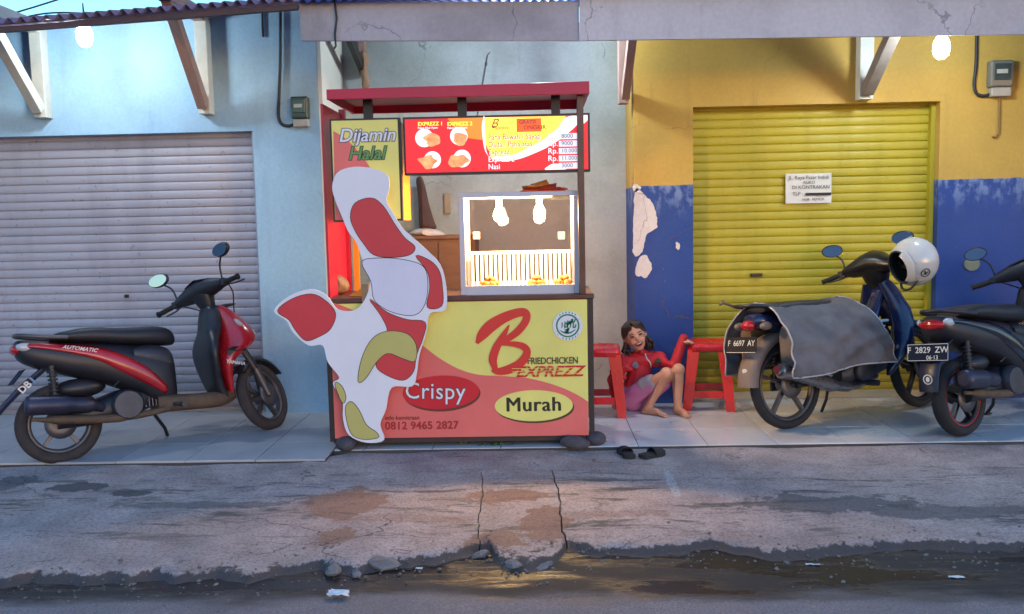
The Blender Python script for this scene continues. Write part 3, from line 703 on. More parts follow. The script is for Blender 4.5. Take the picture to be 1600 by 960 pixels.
# brushed capital letter
def brush_stroke(pts, ws, lay):
    L = spline([(x, y, w_) for (x, y), w_ in zip([(660+a/3.43, 440+b/3.43) for a, b in pts], ws)], 5, False); a_, b_ = [], []
    for i in range(len(L)):
        q = L[min(i+1, len(L)-1)]; o_ = L[max(i-1, 0)]; d = Vector((q[0]-o_[0], q[1]-o_[1])).normalized(); w_ = L[i][2]/3.43
        a_.append((L[i][0]-d.y*w_, L[i][1]+d.x*w_)); b_.append((L[i][0]+d.y*w_, L[i][1]-d.x*w_))
    mb = MB(); A, B = px2(a_, YP), px2(b_, YP)
    for i in range(len(L)-1): mb.add([Vector((x, YP-lay*.0016, z)) for x, z in (A[i], A[i+1], B[i+1], B[i])], [(0, 1, 2, 3)])
    mb.build('logo_stroke', M('logo_red', (216, 52, 46), .4, .05, 4), pan, world=True)
brush_stroke([(292, 332), (318, 290), (365, 240), (430, 198), (500, 170), (545, 165), (560, 185), (548, 222), (508, 270), (455, 308), (415, 330)], [8, 26, 32, 28, 24, 22, 20, 20, 20, 17, 10], 4)
brush_stroke([(466, 232), (445, 270), (418, 315), (392, 365), (378, 420), (392, 470)], [3, 12, 18, 22, 22, 14], 4.3)
brush_stroke([(425, 335), (480, 334), (535, 345), (560, 370), (552, 405), (515, 445), (460, 472), (405, 482), (372, 474)], [8, 14, 18, 20, 22, 24, 24, 18, 8], 4.6)
# round green seal
s_c = (887, 509)
sheet('seal', ell(*s_c, 23.5, 23.5), YP, 3, M_WHT, pan)
sheet('seal_ring', ell(*s_c, 18.5, 18.5), YP, 4, M_GRN, pan, holes=[list(reversed(ell(*s_c, 16, 16)))])
mb = MB(); cc = P(*s_c, YP); s_ = YP/FPX
for k_ in range(26):
    a = 2*pi*k_/26
    if k_ % 7 == 3: continue
    mb.poly([(cc.x+s_*(21*cos(a)+dx*cos(a-pi/2)-dy*sin(a-pi/2)*0), cc.z+s_*(21*sin(a)+dx*sin(a-pi/2)+dy*sin(a))) for dx, dy in ((-1.1, -1.2), (1.1, -1.2), (.8, 1.4), (-.6, 1.4))], [], fp(YP-.0066), .0004)
mb.build('seal_lettering', M_GRN, pan, world=True)
rr = random.Random(3); mb = MB()
def stroke(pts, w):
    L = spline(pts, 4, False); a = []; b = []
    for i, p in enumerate(L):
        q = L[min(i+1, len(L)-1)]; o_ = L[max(i-1, 0)]; d = Vector((q[0]-o_[0], q[1]-o_[1]))
        d = d.normalized() if d.length > 0 else Vector((1, 0)); ww = w*(.4+.8*abs(sin(pi*i/max(1, len(L)-1))))
        a.append((p[0]-d.y*ww, p[1]+d.x*ww)); b.append((p[0]+d.y*ww, p[1]-d.x*ww))
    for i in range(len(L)-1):
        mb.add([Vector((cc.x+s_*x, YP-.0084, cc.z+s_*z)) for x, z in (a[i], a[i+1], b[i+1], b[i])], [(0, 1, 2, 3)])
for k_ in range(9):
    x0, z0 = rr.uniform(-10, 8), rr.uniform(-9, 9)
    stroke([(x0, z0), (x0+rr.uniform(1, 4), z0-rr.uniform(1, 4)), (x0+rr.uniform(3, 7), z0+rr.uniform(-1, 3)), (x0+rr.uniform(4, 8), z0+rr.uniform(1, 6))], 1.0)
for k_ in range(5): stroke([(-9+4.4*k_, 9-abs(k_-2)*1.5), (-8.6+4.4*k_, 2), (-9.4+4.4*k_, -4)], .8)
stroke([(-12, -7), (-5, -11), (4, -11), (12, -6)], 1.1)
mb.build('seal_calligraphy', M_GRN, pan, world=True)

# upper frame
FXR = P(908, 300, YF-.03).x
MB().box((FXR-.019, YF-.045, ZC+.001), (FXR+.019, YF-.007, P(908, 150, YF).z+.02)).build('post', M_BROWNF, st, world=True, bevel=.003)
ZR0, ZR1 = P(512, 157, YF-.1).z, P(920, 149, YF-.1).z
for px in (575, 722, 868):
    q = P(px, 165, YF+.05)
    MB().box((q.x-.026, YF+.03, P(px, 186, YF).z-.02), (q.x+.026, YF+.07, P(px, 150, YF).z+.02)).build('hanger', M_BLACKF, st, world=True)
MB().box((SX0-.01, YF+DEP-.03, ZC+.001), (SX0+.03, YF+DEP+.01, ZR0+.03)).build('post', M_REDP, st, world=True)
MB().box((SX1-.04, YF+DEP-.03, ZC+.001), (SX1, YF+DEP+.01, ZR0+.03)).build('post', M_BROWNF, st, world=True)
# roof tray
rx0, rx1 = P(510, 150, YF-.1).x, P(921, 140, YF-.1).x
rf = node('canopy', st, Vector(((rx0+rx1)/2, YF, ZR0))-st.location)
YA, YB = YF-.1, YF+DEP+.02
zt0, zt1 = P(512, 140, YA).z, P(921, 127, YA).z; zb0, zb1 = P(512, 156, YA).z, P(921, 147, YA).z
def fascia(y, n, dz=0):
    mb = MB(); vs = [(rx0, y, zb0+dz), (rx1, y, zb1+dz), (rx1, y, zt1+dz), (rx0, y, zt0+dz)]
    mb.add(vs+[(a, b+.025, c) for a, b, c in vs], [(0, 1, 2, 3), (7, 6, 5, 4), (0, 4, 5, 1), (1, 5, 6, 2), (2, 6, 7, 3), (3, 7, 4, 0)])
    return mb.build(n, M_REDP, rf, world=True, bevel=.003)
fascia(YA, 'rail'); fascia(YB-.025, 'rail')
for xx, za, zb_ in ((rx0, zb0, zt0), (rx1-.022, zb1, zt1)): MB().box((xx+.001, YA+.026, za+.002), (xx+.021, YB-.026, zb_-.002)).build('rail', M_REDP, rf, world=True)
mb = MB(); vs = [(rx0+.024, YA+.028, zt0-.012), (rx1-.024, YA+.028, zt1-.012), (rx1-.024, YB-.028, zt1-.012), (rx0+.024, YB-.028, zt0-.012)]
mb.add(vs+[(a, b, c+.006) for a, b, c in vs], [(3, 2, 1, 0), (4, 5, 6, 7), (0, 1, 5, 4), (1, 2, 6, 5), (2, 3, 7, 6), (3, 0, 4, 7)]); mb.build('roof_sheet', M('pinkish_sheet', (176, 140, 146), .5, .08, 4), rf, world=True)
# backlit menu board
YM_ = YF-.02
c0, c1 = px2([(629, 183), (921, 268)], YM_)
mx0, mx1, mz1, mz0 = c0[0], P(922, 220, YM_).x, P(775, 180, YM_).z, P(775, 271, YM_).z
MB().box((mx0, YM_+.004, mz0), (mx1, YM_+.11, mz1)).build('menu_box', M_BLACKF, st, world=True)
mn = MB().box((mx0+.012, YM_, mz0+.012), (mx1-.012, YM_+.003, mz1-.012)).build('menu_panel', M('lit_red_print', (216, 34, 44), .35, .08, 3, emit=.1), st, world=True)
mnl, mnr, mnt, mnb = mx0+.013, mx1-.013, mz1-.013, mz0+.013
E_Y = M('lit_yellow_print', (246, 214, 70), .35, .12, 4, emit=.2); E_O = M('lit_orange_print', (240, 120, 40), .35, .12, 4, emit=.15); E_W = M('lit_white_print', (236, 222, 220), .35, .05, 4, emit=.15)
E_GR = M('lit_grey_print', (196, 196, 208), .35, .05, 4, emit=.15)
sheet('orange_field', [(mnl+.25, mnt), (mnl+.33, mnt-.11), (P(756, 200, YM_).x, mnt-.13), (P(756, 185, YM_).x, mnt)], YM_, 1, E_O, mn)
yl = spline(px2([(757, 184), (755, 200), (757, 216), (762, 232), (768, 246), (778, 248), (800, 243), (826, 231), (850, 218), (872, 200), (884, 182)], YM_), 4, False)
sheet('yellow_field', [(x, min(z, mnt)) for x, z in yl], YM_, 2, E_Y, mn)
wv = spline(px2([(768, 246), (800, 243), (826, 231), (850, 218), (872, 200), (884, 184), (904, 182), (904, 192), (888, 208), (860, 228), (830, 242), (806, 250), (780, 252)], YM_), 4)
sheet('white_swoosh', [(x, min(z, mnt)) for x, z in wv], YM_, 3, E_W, mn)
fq = px2([(755, 186), (757, 184), (760, 236), (768, 250), (758, 236), (754, 214), (753, 196)], YM_)
sheet('white_edge', spline(fq, 3), YM_, 3, E_W, mn)
sheet('white_corner', [(mnr-.03, mnt), (mnr, mnt), (mnr, mnt-.03), (mnr-.035, mnt-.06)], YM_, 3, E_W, mn)
wc = px2([(852, 266), (858, 259), (866, 256), (878, 258), (884, 265)], YM_); sheet('light_patch', [(x, max(z, mnb)) for x, z in spline(wc, 3)], YM_, 3, E_W, mn)
M_FOOD = M('printed_food', (206, 130, 84), .4, .5, 22, emit=.18)
rr = random.Random(5)
for (x, y, r), (fx, fy, fr) in zip([(663, 216, 14), (717, 213, 13.5), (676, 250, 13), (722, 248, 13.5)], [(675, 219, 13), (719, 217, 14), (668, 252, 15), (717, 252, 15)]):
    c = P(x, y, YM_); k_ = YM_/FPX
    sheet('plate_print', arc(c.x, c.z, r*k_, r*k_), YM_, 1 if x > 720 else 1.5, E_W, mn)
    c = P(fx, fy, YM_); pts = []
    for i in range(11):
        a = 2*pi*i/11; q = fr*k_*rr.uniform(.6, 1.05); pts.append((c.x+q*cos(a)*1.1, c.z+q*sin(a)*.8))
    sheet('food_print', spline(pts, 4), YM_, 2.5, M_FOOD, mn)
for x in (653, 699):
    letters('lettering', 'EXPREZZ 1' if x < 680 else 'EXPREZZ 2', x, 197, .03, YM_, 3, E_Y, mn, offset=.02)
    letters('lettering', 'Paket Nasi Ayam', x, 202, .017, YM_, 3, E_W, mn, offset=.02)
M_PINK = M('pink_ink', (232, 200, 206), .4, .05, 9, emit=.2); M_BR = M('lit_brown_ink', (150, 52, 46), .4, .1, 9, emit=.06)
for i, (tx, y) in enumerate([('Paha Bawah / Sayap', 219), ('Dada / Paha atas', 230.5), ('Exprezz 1', 242), ('Exprezz 2', 253.5), ('Nasi', 265)]):
    letters('lettering', tx, 763.6, y+.6, .045, YM_, 4.2, M_BR if i > 2 else M_PINK, mn, offset=.012, sx=.86)
    letters('lettering', tx, 763, y, .045, YM_, 5, M_PINK if i > 2 else M_BR, mn, offset=.006, sx=.86)
    if i < 4:
        letters('lettering', 'Rp.', 856, y-1.5, .045, YM_, 4.2, M_BR, mn, offset=.035); letters('lettering', 'Rp.', 856, y-1.5, .045, YM_, 5, M_PINK, mn, offset=.006)
    a, b = P(873, y-10, YM_), P(905, y-1.5, YM_)
    sheet('price_slip', [(a.x, b.z), (b.x, b.z), (b.x, a.z), (a.x, a.z)], YM_, 4, E_GR, mn)
    letters('lettering', ['8000', '9000', '10.000', '11.000', '3000'][i], 877, y-3, .034, YM_, 5, M('grey_ink', (92, 90, 100), .4, .1, 9), mn, offset=.004)
a, b = P(807, 186, YM_), P(846, 206, YM_); sheet('badge', [(a.x, b.z), (b.x, b.z), (b.x, a.z), (a.x, a.z)], YM_, 4, M('lit_badge', (222, 84, 36), .4, .2, 9, emit=.15), mn)
letters('lettering', 'Exprezz', 769, 203, .03, YM_, 4, M_BR, mn, offset=.01, shear=.2); letters('lettering', 'B', 766, 200, .075, YM_, 3.6, M_BR, mn, shear=.4)
letters('lettering', 'GRATIS', 811, 194, .03, YM_, 5, M_BR, mn, offset=.02); letters('lettering', 'ONGKIR', 818, 203, .034, YM_, 5, M_BR, mn, offset=.02)
# halal side board
YH = YF-.012
hx0, hx1, hz1, hz0 = P(515, 200, YH).x, P(626, 250, YH).x, P(570, 185, YH).z, P(580, 346, YH).z
MB().box((hx0, YH+.004, hz0), (hx1, YH+.06, hz1)).build('side_board_frame', M_BLACKF, st, world=True)
hb = MB().box((hx0+.011, YH, hz0+.011), (hx1-.011, YH+.003, hz1-.011)).build('side_board', M_YEL, st, world=True)
rq = spline(px2([(521, 205), (536, 214), (552, 228), (566, 245), (578, 262), (590, 290), (596, 320), (598, 342)], YH), 4, False)
sheet('colour_field', [(hx0+.012, hz0+.012)]+[(max(x, hx0+.012), z) for x, z in rq]+[(rq[-1][0], hz0+.012)], YH, 1, M_CORAL, hb)
letters('lettering', 'Dijamin', 529, 222, .108, YH, 2, M('navy_ink', (44, 40, 84), .4, .1, 9), hb, shear=.25, offset=.05, space=1.0)
letters('lettering', 'Dijamin', 529, 222, .108, YH, 3, M_WHT, hb, shear=.25, offset=.016, space=1.0)
letters('lettering', 'Halal', 544, 250, .108, YH, 2, M_INK, hb, shear=.25, offset=.05, space=1.0)
letters('lettering', 'Halal', 544, 250, .108, YH, 3, M('leaf_print', (104, 150, 84), .4, .1, 9), hb, shear=.25, offset=.016, space=1.0)
# inner side boards, red wall; orange paints in warm light from the case
MB().box((SX0-.008, YF+.055, ZC+.001), (SX0+.006, YF+DEP-.032, zb0-.002)).build('side_wall', M_REDP, st, world=True)
MB().box((hx1-.016, YF+.052, hz0+.004), (hx1-.002, YF+.36, hz1-.02)).build('warm_lit_board', M('warm_lit_board', (238, 150, 40), .5, .08, 4), st, world=True)
MB().box((SX0+.05, YF+DEP-.02, ZC+.001), (SX0+.085, YF+DEP-.005, ZC+.52)).build('warm_lit_strip', M('warm_lit_board'), st, world=True)  # strip coloured as the lamplit rear of the red side wall
mb = MB(); q = SX0+.1; mb.add([(q, YF+.12, ZC+.002), (q+.16, YF+.12, ZC+.002), (q+.16, YF+.12, ZC+.09), (q, YF+.14, ZC+.002), (q+.16, YF+.14, ZC+.002), (q+.16, YF+.14, ZC+.09)], [(0, 1, 2), (5, 4, 3), (0, 3, 4, 1), (1, 4, 5, 2), (2, 5, 3, 0)]); mb.build('wedge', M('warm_lit_board'), st, world=True)

# ---- cut-out board standing against the stall: a plain shaped board in the same colours
YC = YF-.075
outl = [(519, 292), (527, 270), (552, 261), (585, 264), (606, 275), (608, 296), (604, 314), (615, 334), (628, 356), (648, 374), (668, 392), (688, 414), (697, 448), (696, 484), (672, 490), (666, 520), (655, 556), (651, 584), (644, 604),
        (612, 606), (603, 640), (594, 664), (600, 688), (572, 692), (545, 680), (536, 655), (535, 625), (520, 600), (530, 590), (512, 566), (504, 540), (482, 540), (458, 520), (448, 502), (428, 486), (450, 464), (484, 452), (510, 462), (528, 484), (556, 484), (573, 462), (578, 432), (566, 405), (556, 378), (544, 362), (534, 338), (524, 314)]
cut = thing('cutout_board', 'tall white edged cut-out board in red and white leaning on the stall', 'sign', (P(570, 690, YC).x, YC, 0))
o2 = spline(px2(outl, YC), 4)
mb = MB(); mb.poly(o2, [], fp(YC+.012), .012); mb.build('board', M_WHT, cut, world=True)
def field(pts, mat, lay=1):
    q = spline(px2(pts, YC), 4); n_ = len(q); gx = sum(p[0] for p in q)/n_; gz = sum(p[1] for p in q)/n_; big = []
    for i, p in enumerate(q):
        d = Vector((q[(i+1) % n_][1]-q[i-1][1], -(q[(i+1) % n_][0]-q[i-1][0]))).normalized(); 
        if d.dot(Vector((p[0]-gx, p[1]-gz))) < 0 and False: d = -d
        big.append((p[0], p[1], d))
    area = sum(q[i][0]*q[(i+1) % n_][1]-q[(i+1) % n_][0]*q[i][1] for i in range(n_)); sg = 1 if area > 0 else -1
    sheet('outline', [(x+sg*d.x*.004, z+sg*d.y*.004) for x, z, d in big], YC, lay-.5, M_INK, cut, t=.0004)
    sheet('colour_field', q, YC, lay, mat, cut, t=.0004)
M_KH = M('khaki_print', (188, 178, 106), .4, .05, 4); M_CRED = M('cutout_red', (204, 58, 66), .4, .06, 4); M_LAV = M('cutout_white', (214, 212, 230), .4, .04, 4)
field([(555, 318), (580, 310), (598, 322), (616, 350), (632, 372), (648, 386), (640, 398), (612, 402), (584, 398), (568, 380), (556, 362), (548, 340)], M_CRED)
field([(434, 486), (456, 468), (486, 460), (508, 470), (524, 490), (516, 514), (498, 526), (478, 532), (462, 516), (452, 500)], M_CRED)
field([(650, 400), (672, 408), (686, 424), (691, 450), (690, 478), (668, 480), (672, 450), (668, 424)], M_CRED)
field([(578, 468), (604, 488), (636, 500), (664, 504), (660, 530), (650, 556), (646, 580), (630, 594), (604, 586), (588, 572), (596, 552), (606, 520), (596, 494)], M_CRED)
field([(566, 410), (590, 404), (628, 406), (660, 416), (668, 440), (664, 474), (648, 492), (614, 488), (586, 470), (580, 440)], M_LAV)
field([(560, 596), (566, 560), (582, 530), (606, 518), (636, 522), (650, 540), (648, 564), (630, 560), (606, 552), (588, 566), (572, 590)], M_KH, 2)
field([(540, 640), (548, 628), (560, 640), (572, 664), (588, 676), (590, 684), (566, 686), (548, 676)], M_KH)
field([(524, 598), (534, 604), (540, 620), (536, 630), (528, 614)], M_KH)
# backs of the board: two battens
for px in (572,): 
    q = P(px, 520, YC); MB().box((q.x-.02, YC+.0125, .12), (q.x+.02, YC+.03, 1.0 if px < 600 else .9)).build('batten', M('raw_batten', (150, 122, 90), .7, .2, 8), cut, world=True)

# ---- glass display case on the counter
YD = YF+.03; YE = YF+.46
dx0, dx1 = P(718, 380, YD).x, P(905, 380, YD).x; dz0 = ZC; dz1 = P(810, 300, YD).z
dc = thing('display_case', 'white framed glass display case glowing with warm bulbs on the counter', 'display case', ((dx0+dx1)/2, (YD+YE)/2, ZC))
M_AL = M('white_aluminium', (196, 192, 200), .4, .05, 8)
fw = .032
for x in (dx0, dx1-fw):
    for y in (YD, YE-fw): MB().box((x, y, dz0+.001), (x+fw, y+fw, dz1-.03)).build('corner_post', M_AL, dc, world=True, bevel=.004)
for y in (YD, YE-fw):
    MB().box((dx0+fw+.001, y+.002, dz0+.001), (dx1-fw-.001, y+fw-.002, dz0+.055)).build('rail', M_AL, dc, world=True)
MB().box((dx0-.006, YD-.006, dz1-.029), (dx1+.006, YE+.006, dz1)).build('lid', M_AL, dc, world=True, bevel=.004)
MB().box((dx0+fw, YD+fw+.001, dz0+.002), (dx1-fw, YE-fw-.001, dz0+.03)).build('floor_tray', M('warm_white_tray', (226, 220, 208), .4, .05, 6), dc, world=True)
GL = Mglass('clear_pane'); GLB = Mglass('smoky_back_pane', (.85, .74, .70), .2)
for a, b in (((dx0+fw+.001, YD+.012, dz0+.056), (dx1-fw-.001, YD+.016, dz1-.031)), ((dx0+.01, YD+fw+.001, dz0+.002), (dx0+.014, YE-fw-.001, dz1-.031)), ((dx1-.014, YD+fw+.001, dz0+.002), (dx1-.01, YE-fw-.001, dz1-.031)), ((dx0+fw+.001, YE-.02, dz0+.056), (dx1-fw-.001, YE-.016, dz1-.031))):
    MB().box(a, b).build('pane', GLB if a[1] > YE-.03 else GL, dc, world=True)
zr = P(810, 392, YE-.1).z
rk = node('food_rack', dc, (0, 0, 0))
M_RK = M('white_wire_rack', (232, 226, 214), .4, .05, 6)
MB().box((dx0+fw+.006, YE-.112, zr-.018), (dx1-fw-.006, YE-.094, zr)).build('rail', M_RK, rk, world=True)
for i in range(22):
    x = dx0+fw+.02+(dx1-dx0-2*fw-.04)*i/21
    MB().box((x-.0075, YE-.107, dz0+.031), (x+.0075, YE-.099, zr-.019)).build('slat', M_RK, rk, world=True)
WB = Mlamp('warm_filament_bulb', (1.0, .66, .3), 22)
def warm_bulb(px, py, Y):
    c = P(px, py, Y); t = thing('heat_bulb', {780: 'glowing warm bulb in the display case, nearer the cut-out board', 843: 'glowing warm bulb in the display case, nearer the brown post'}[px], 'bulb', (c.x, c.y, c.z-.06), group='warm bulbs in the display case')
    MB().lathe([(.002, -.05), (.018, -.047), (.031, -.034), (.036, -.014), (.033, .006), (.022, .03), (.015, .044)], 18, c).build('globe', WB, t, world=True)
    MB().lathe([(.015, .043), (.019, .047), (.019, .085), (.01, .09)], 14, c).build('socket', M('white_socket'), t, world=True)
    MB().cyl(c+Vector((0, 0, .088)), (c.x, c.y, dz1-.03), .006, n=8).build('stem', M('white_socket'), t, world=True)
    ld = bpy.data.lights.new('heat_bulb_light', 'POINT'); ld.energy = 5.5; ld.color = (1.0, .62, .28); ld.shadow_soft_size = .04
    lo = bpy.data.objects.new('heat_bulb_light', ld); COL.objects.link(lo); lo.parent = t; lo.location = (0, -.075, .02)
warm_bulb(780, 334, YF+.22); warm_bulb(843, 330, YF+.22)
M_FRY = M('fried_crust', (176, 104, 40), .6, .45, 30, .5); M_PLATE = M('white_plate', (224, 220, 210), .3, .04, 6)
rr = random.Random(11)
for k_, (px, lb) in enumerate([(765, 'white plate of fried pieces at the cut-out end of the display case'), (838, 'white plate of fried pieces in the middle of the display case'), (880, 'white plate of fried pieces beside the brown post in the display case')]):
    c = P(px, 436, YF+.2); c.z = dz0+.031
    t = thing('plate', lb, 'plate', c, group='plates in the display case')
    MB().lathe([(.03, 0), (.045, .004), (.07, .014), (.068, .017), (.04, .007), (.002, .006)], 22).build('dish', M_PLATE, t)
    for i in range(9):
        a = rr.uniform(0, 6.3); q_ = .036 if i < 6 else .014; mb = MB(); mb.ball((q_*cos(i*1.05), q_*sin(i*1.05), .026+(.026 if i > 5 else 0)), (.027, .02, .017), 9, 7, R4(rr.uniform(-.5, .5), rr.uniform(-.5, .5), a))
        for v in mb.v: v += Vector((rr.uniform(-1, 1), rr.uniform(-1, 1), rr.uniform(-1, 1)))*.003
        mb.build('fried_piece', M_FRY, t)
c = P(876, 307, YD+.01); MB().box((c.x-.055, YD+.0095, c.z-.018), (c.x+.055, YD+.0115, c.z+.018)).build('sticker', M('sticker_print', (226, 200, 150), .5, .25, 30), dc, world=True)
for px in (745, 877):
    c = P(px, 368, YE); MB().box((c.x-.022, YE-.022, c.z-.024), (c.x+.022, YE-.0205, c.z+.024)).build('sticker', M('sticker_grey', (150, 120, 110), .5, .25, 30), dc, world=True)
# folded packets on the case
for k_, (a, b_, dx, rz, cl, lb) in enumerate([(.27, .2, 0.03, .1, (214, 92, 50), 'flat red and orange carton lying on the display case'), (.24, .17, .05, -.25, (190, 60, 40), 'folded red carton second in the pile on the display case'), (.18, .12, .0, .3, (204, 124, 44), 'small orange carton topmost on the display case')]):
    t = thing('food_carton', lb, 'carton', (dx1-.24+dx, YF+.24, dz1+.0005+.014*k_), rz, group='cartons on the display case')
    mb = MB(); vs = [(sx*a/2+jit(.01), sy*b_/2+jit(.01), z) for z in (0, .013) for sx, sy in ((-1, -1), (1, -1), (1, 1), (-1, 1))]
    mb.add(vs, [(3, 2, 1, 0), (4, 5, 6, 7), (0, 1, 5, 4), (1, 2, 6, 5), (2, 3, 7, 6), (3, 0, 4, 7)]); mb.build('carton', M('carton_%d' % k_, cl, .5, .4, 14), t, bevel=.003)
    mb = MB(); mb.add([(-a*.3, -b_*.5, .0135), (a*.35, -b_*.45, .0135), (a*.3, -b_*.1, .03+.01*k_), (-a*.3, -b_*.1, .02)], [(0, 1, 2, 3)]); mb.build('flap', M('carton_%d' % k_), t)

# ---- things behind the stall
cab = thing('wooden_cabinet', 'brown wooden cabinet against the whitewashed wall behind the stall', 'cabinet', (P(690, 500, 6.75).x, 6.75, 0))
x0, x1, zz = P(628, 460, 6.6).x, P(745, 460, 6.6).x, P(690, 368, 6.6).z
M_CAB = M('brown_veneer', (112, 82, 62), .55, .18, 5, .05, stretch=(1, 1, 6))
MB().box((x0, 6.6, .06), (x1, 6.98, zz-.03)).build('carcass', M_CAB, cab, world=True, bevel=.004)
MB().box((x0-.015, 6.585, zz-.029), (x1+.015, 6.985, zz)).build('top', M_CAB, cab, world=True, bevel=.004)
MB().box((x0+.02, 6.588, .1), ((x0+x1)/2-.004, 6.599, zz-.05)).build('door', M_CAB, cab, world=True, bevel=.003)
MB().box(((x0+x1)/2+.004, 6.588, .1), (x1-.02, 6.599, zz-.05)).build('door', M_CAB, cab, world=True, bevel=.003)
for x in (x0+.03, x1-.07): MB().box((x, 6.62, 0), (x+.04, 6.95, .059)).build('foot', M_CAB, cab, world=True)
def blob(name, pts, Y, th, mat):
    mb = MB(); c = spline(px2(pts, Y), 3); n_ = len(c); cx = sum(p[0] for p in c)/n_; cz = sum(p[1] for p in c)/n_; rings = []
    for k_ in range(7):
        t_ = -1+2*k_/6; s_ = sqrt(max(.02, 1-t_*t_*.95))
        rings.append([Vector((cx+(x-cx)*s_, Y+t_*th+.012*sin(8*x+5*z), cz+(z-cz)*(.7+.3*s_))) for x, z in c])
    mb.loft(rings); return rebase(mb.build(name, mat))
tag(blob('folded_parasol', [(650, 280), (658, 276), (664, 292), (670, 318), (678, 345), (682, 357), (668, 360), (656, 357), (654, 325), (652, 300)], 6.9, .05, M('dark_brown_cloth', (80, 58, 54), .85, .2, 9, .3)), 'dark brown folded parasol standing upright on the cabinet', 'parasol')
tag(blob('plastic_bag', [(640, 366), (648, 359), (662, 357), (676, 358), (690, 362), (694, 369), (668, 369)], 6.75, .08, M('white_plastic_bag', (186, 180, 176), .35, .12, 14, .4)), 'crumpled white plastic bag lying on the brown cabinet', 'bag')
tag(blob('rag', [(560, 84), (570, 80), (576, 92), (574, 112), (578, 134), (566, 138), (564, 116), (558, 100)], 6.86, .03, M('tan_rag', (158, 128, 104), .9, .2, 9, .3)), 'tan rag hanging under the fascia beside the white pilaster', 'rag')
tag(blob('plastic_bag', [(518, 434), (528, 430), (540, 436), (546, 448), (540, 458), (520, 460), (514, 448)], YF+.3, .05, M('brown_plastic_bag', (128, 92, 70), .35, .3, 30, .4)), 'small brown plastic bag on the counter behind the cut-out board', 'bag')

# stones wedged under the stall, weeds at the joint
def stone(px, py, z, s, label, seed):
    rr_ = random.Random(seed); c = G(px, py, z); mb = MB(); mb.ball((0, 0, s[2]*.8), s, 14, 9, R4(rr_.uniform(-.2, .2), rr_.uniform(-.2, .2), rr_.uniform(0, 3)))
    for v in mb.v:
        k_ = 1+.16*sin(v.x*40+seed)*sin(v.z*35+seed*2)+.1*sin(v.y*50); v.x *= k_; v.y *= k_
    o = mb.build('stone', M('dark_stone', (74, 70, 76), .85, .3, 18, .6)); o.location = (c.x, c.y, z-.005); tag(o, label, 'stone', 'stones wedged under the stall')
stone(541, 702, 0, (.075, .06, .046), 'dark stone under the foot of the cut-out board', 1)
stone(898, 699, 0, (.085, .05, .04), 'flat dark stone wedged under the right end of the stall', 2)
stone(932, 694, 0, (.07, .06, .045), 'dark stone beside the stall, nearest the sandals', 3)
M_WEED = M('weed_leaf', (70, 104, 46), .6, .3, 12)
for (px, py, n_, h, lb) in [(775, 702, 40, .05, 'low green weed tuft at the tile edge under the stall'), (935, 698, 26, .035, 'small green weed tuft beside the dark stones'), (728, 699, 12, .05, 'thin yellowing weed at the tile edge, left of the green tuft')]:
    c = G(px, py, -.025); mb = MB(); rr_ = random.Random(px)
    for i in range(n_):
        a = rr_.uniform(0, 6.28); r = rr_.uniform(0, .06 if n_ > 15 else .02); x, y = r*cos(a)*1.6, r*sin(a)*.35; l = h*rr_.uniform(.4, 1.1); b_ = rr_.uniform(0, 6.28); d = Vector((cos(b_), sin(b_), 0)); w_ = Vector((-sin(b_), cos(b_), 0))*.006
        p = Vector((x, y, 0)); mb.add([p-w_*.4, p+w_*.4, p+d*l*.4+Vector((0, 0, l*.7))+w_, p+d*l*.4+Vector((0, 0, l*.7))-w_, p+d*l*.8+Vector((0, 0, l*.9))], [(0, 1, 2, 3), (3, 2, 4)])
    o = mb.build('weed', M_WEED if n_ > 15 else M('dry_weed', (140, 130, 70), .6, .2, 9)); o.location = c; tag(o, lb, 'weed', 'weeds at the tile edge'); o['kind'] = 'stuff'
# ================================================================ MOTORCYCLES
M_TYRE = M('worn_rubber', (34, 33, 36), .8, .3, 18, .3); M_TYRED = M('muddy_rubber', (58, 52, 52), .88, .3, 14, .35)
M_ALLOY = M('dull_alloy', (92, 90, 94), .45, .2, 12, metal=.6); M_BALLOY = M('black_alloy', (30, 30, 34), .4, .2, 12, metal=.2)
M_SREDP = M('red_bike_paint', (168, 30, 42), .26, .22, 6, coat=.5); M_SBLK = M('scuffed_black_plastic', (34, 34, 42), .45, .4, 7, .06)
M_SEAT = M('black_vinyl', (28, 28, 36), .5, .2, 14, .15); M_CHROME = M('chrome', (190, 190, 196), .15, .1, 12, metal=1)
M_MUF = M('scorched_muffler', (58, 58, 76), .4, .25, 9, metal=.5); M_GRIME = M('grimy_metal', (92, 74, 58), .7, .3, 12, .3, metal=.2)
M_ENG = M('cast_engine', (72, 72, 80), .5, .25, 12, .2, metal=.5); M_LENSR = M('red_lens', (170, 16, 24), .15, .1, 8, coat=.5); M_LENSC = M('clear_lens', (176, 180, 186), .1, .1, 8, coat=.6)
M_MIRR = M('mirror_glass', (200, 210, 230), .03, .02, 8, metal=1); M_PLATE_B = M('black_plate', (22, 30, 52), .75, .15, 12, spec=.2); M_PLTX = M('plate_white', (206, 206, 204), .5, .1, 12)
M_NAVY = M('navy_bike_paint', (26, 34, 72), .25, .15, 6, coat=.5); M_FDUST = M('dusty_fender', (120, 104, 96), .7, .2, 10, .1)

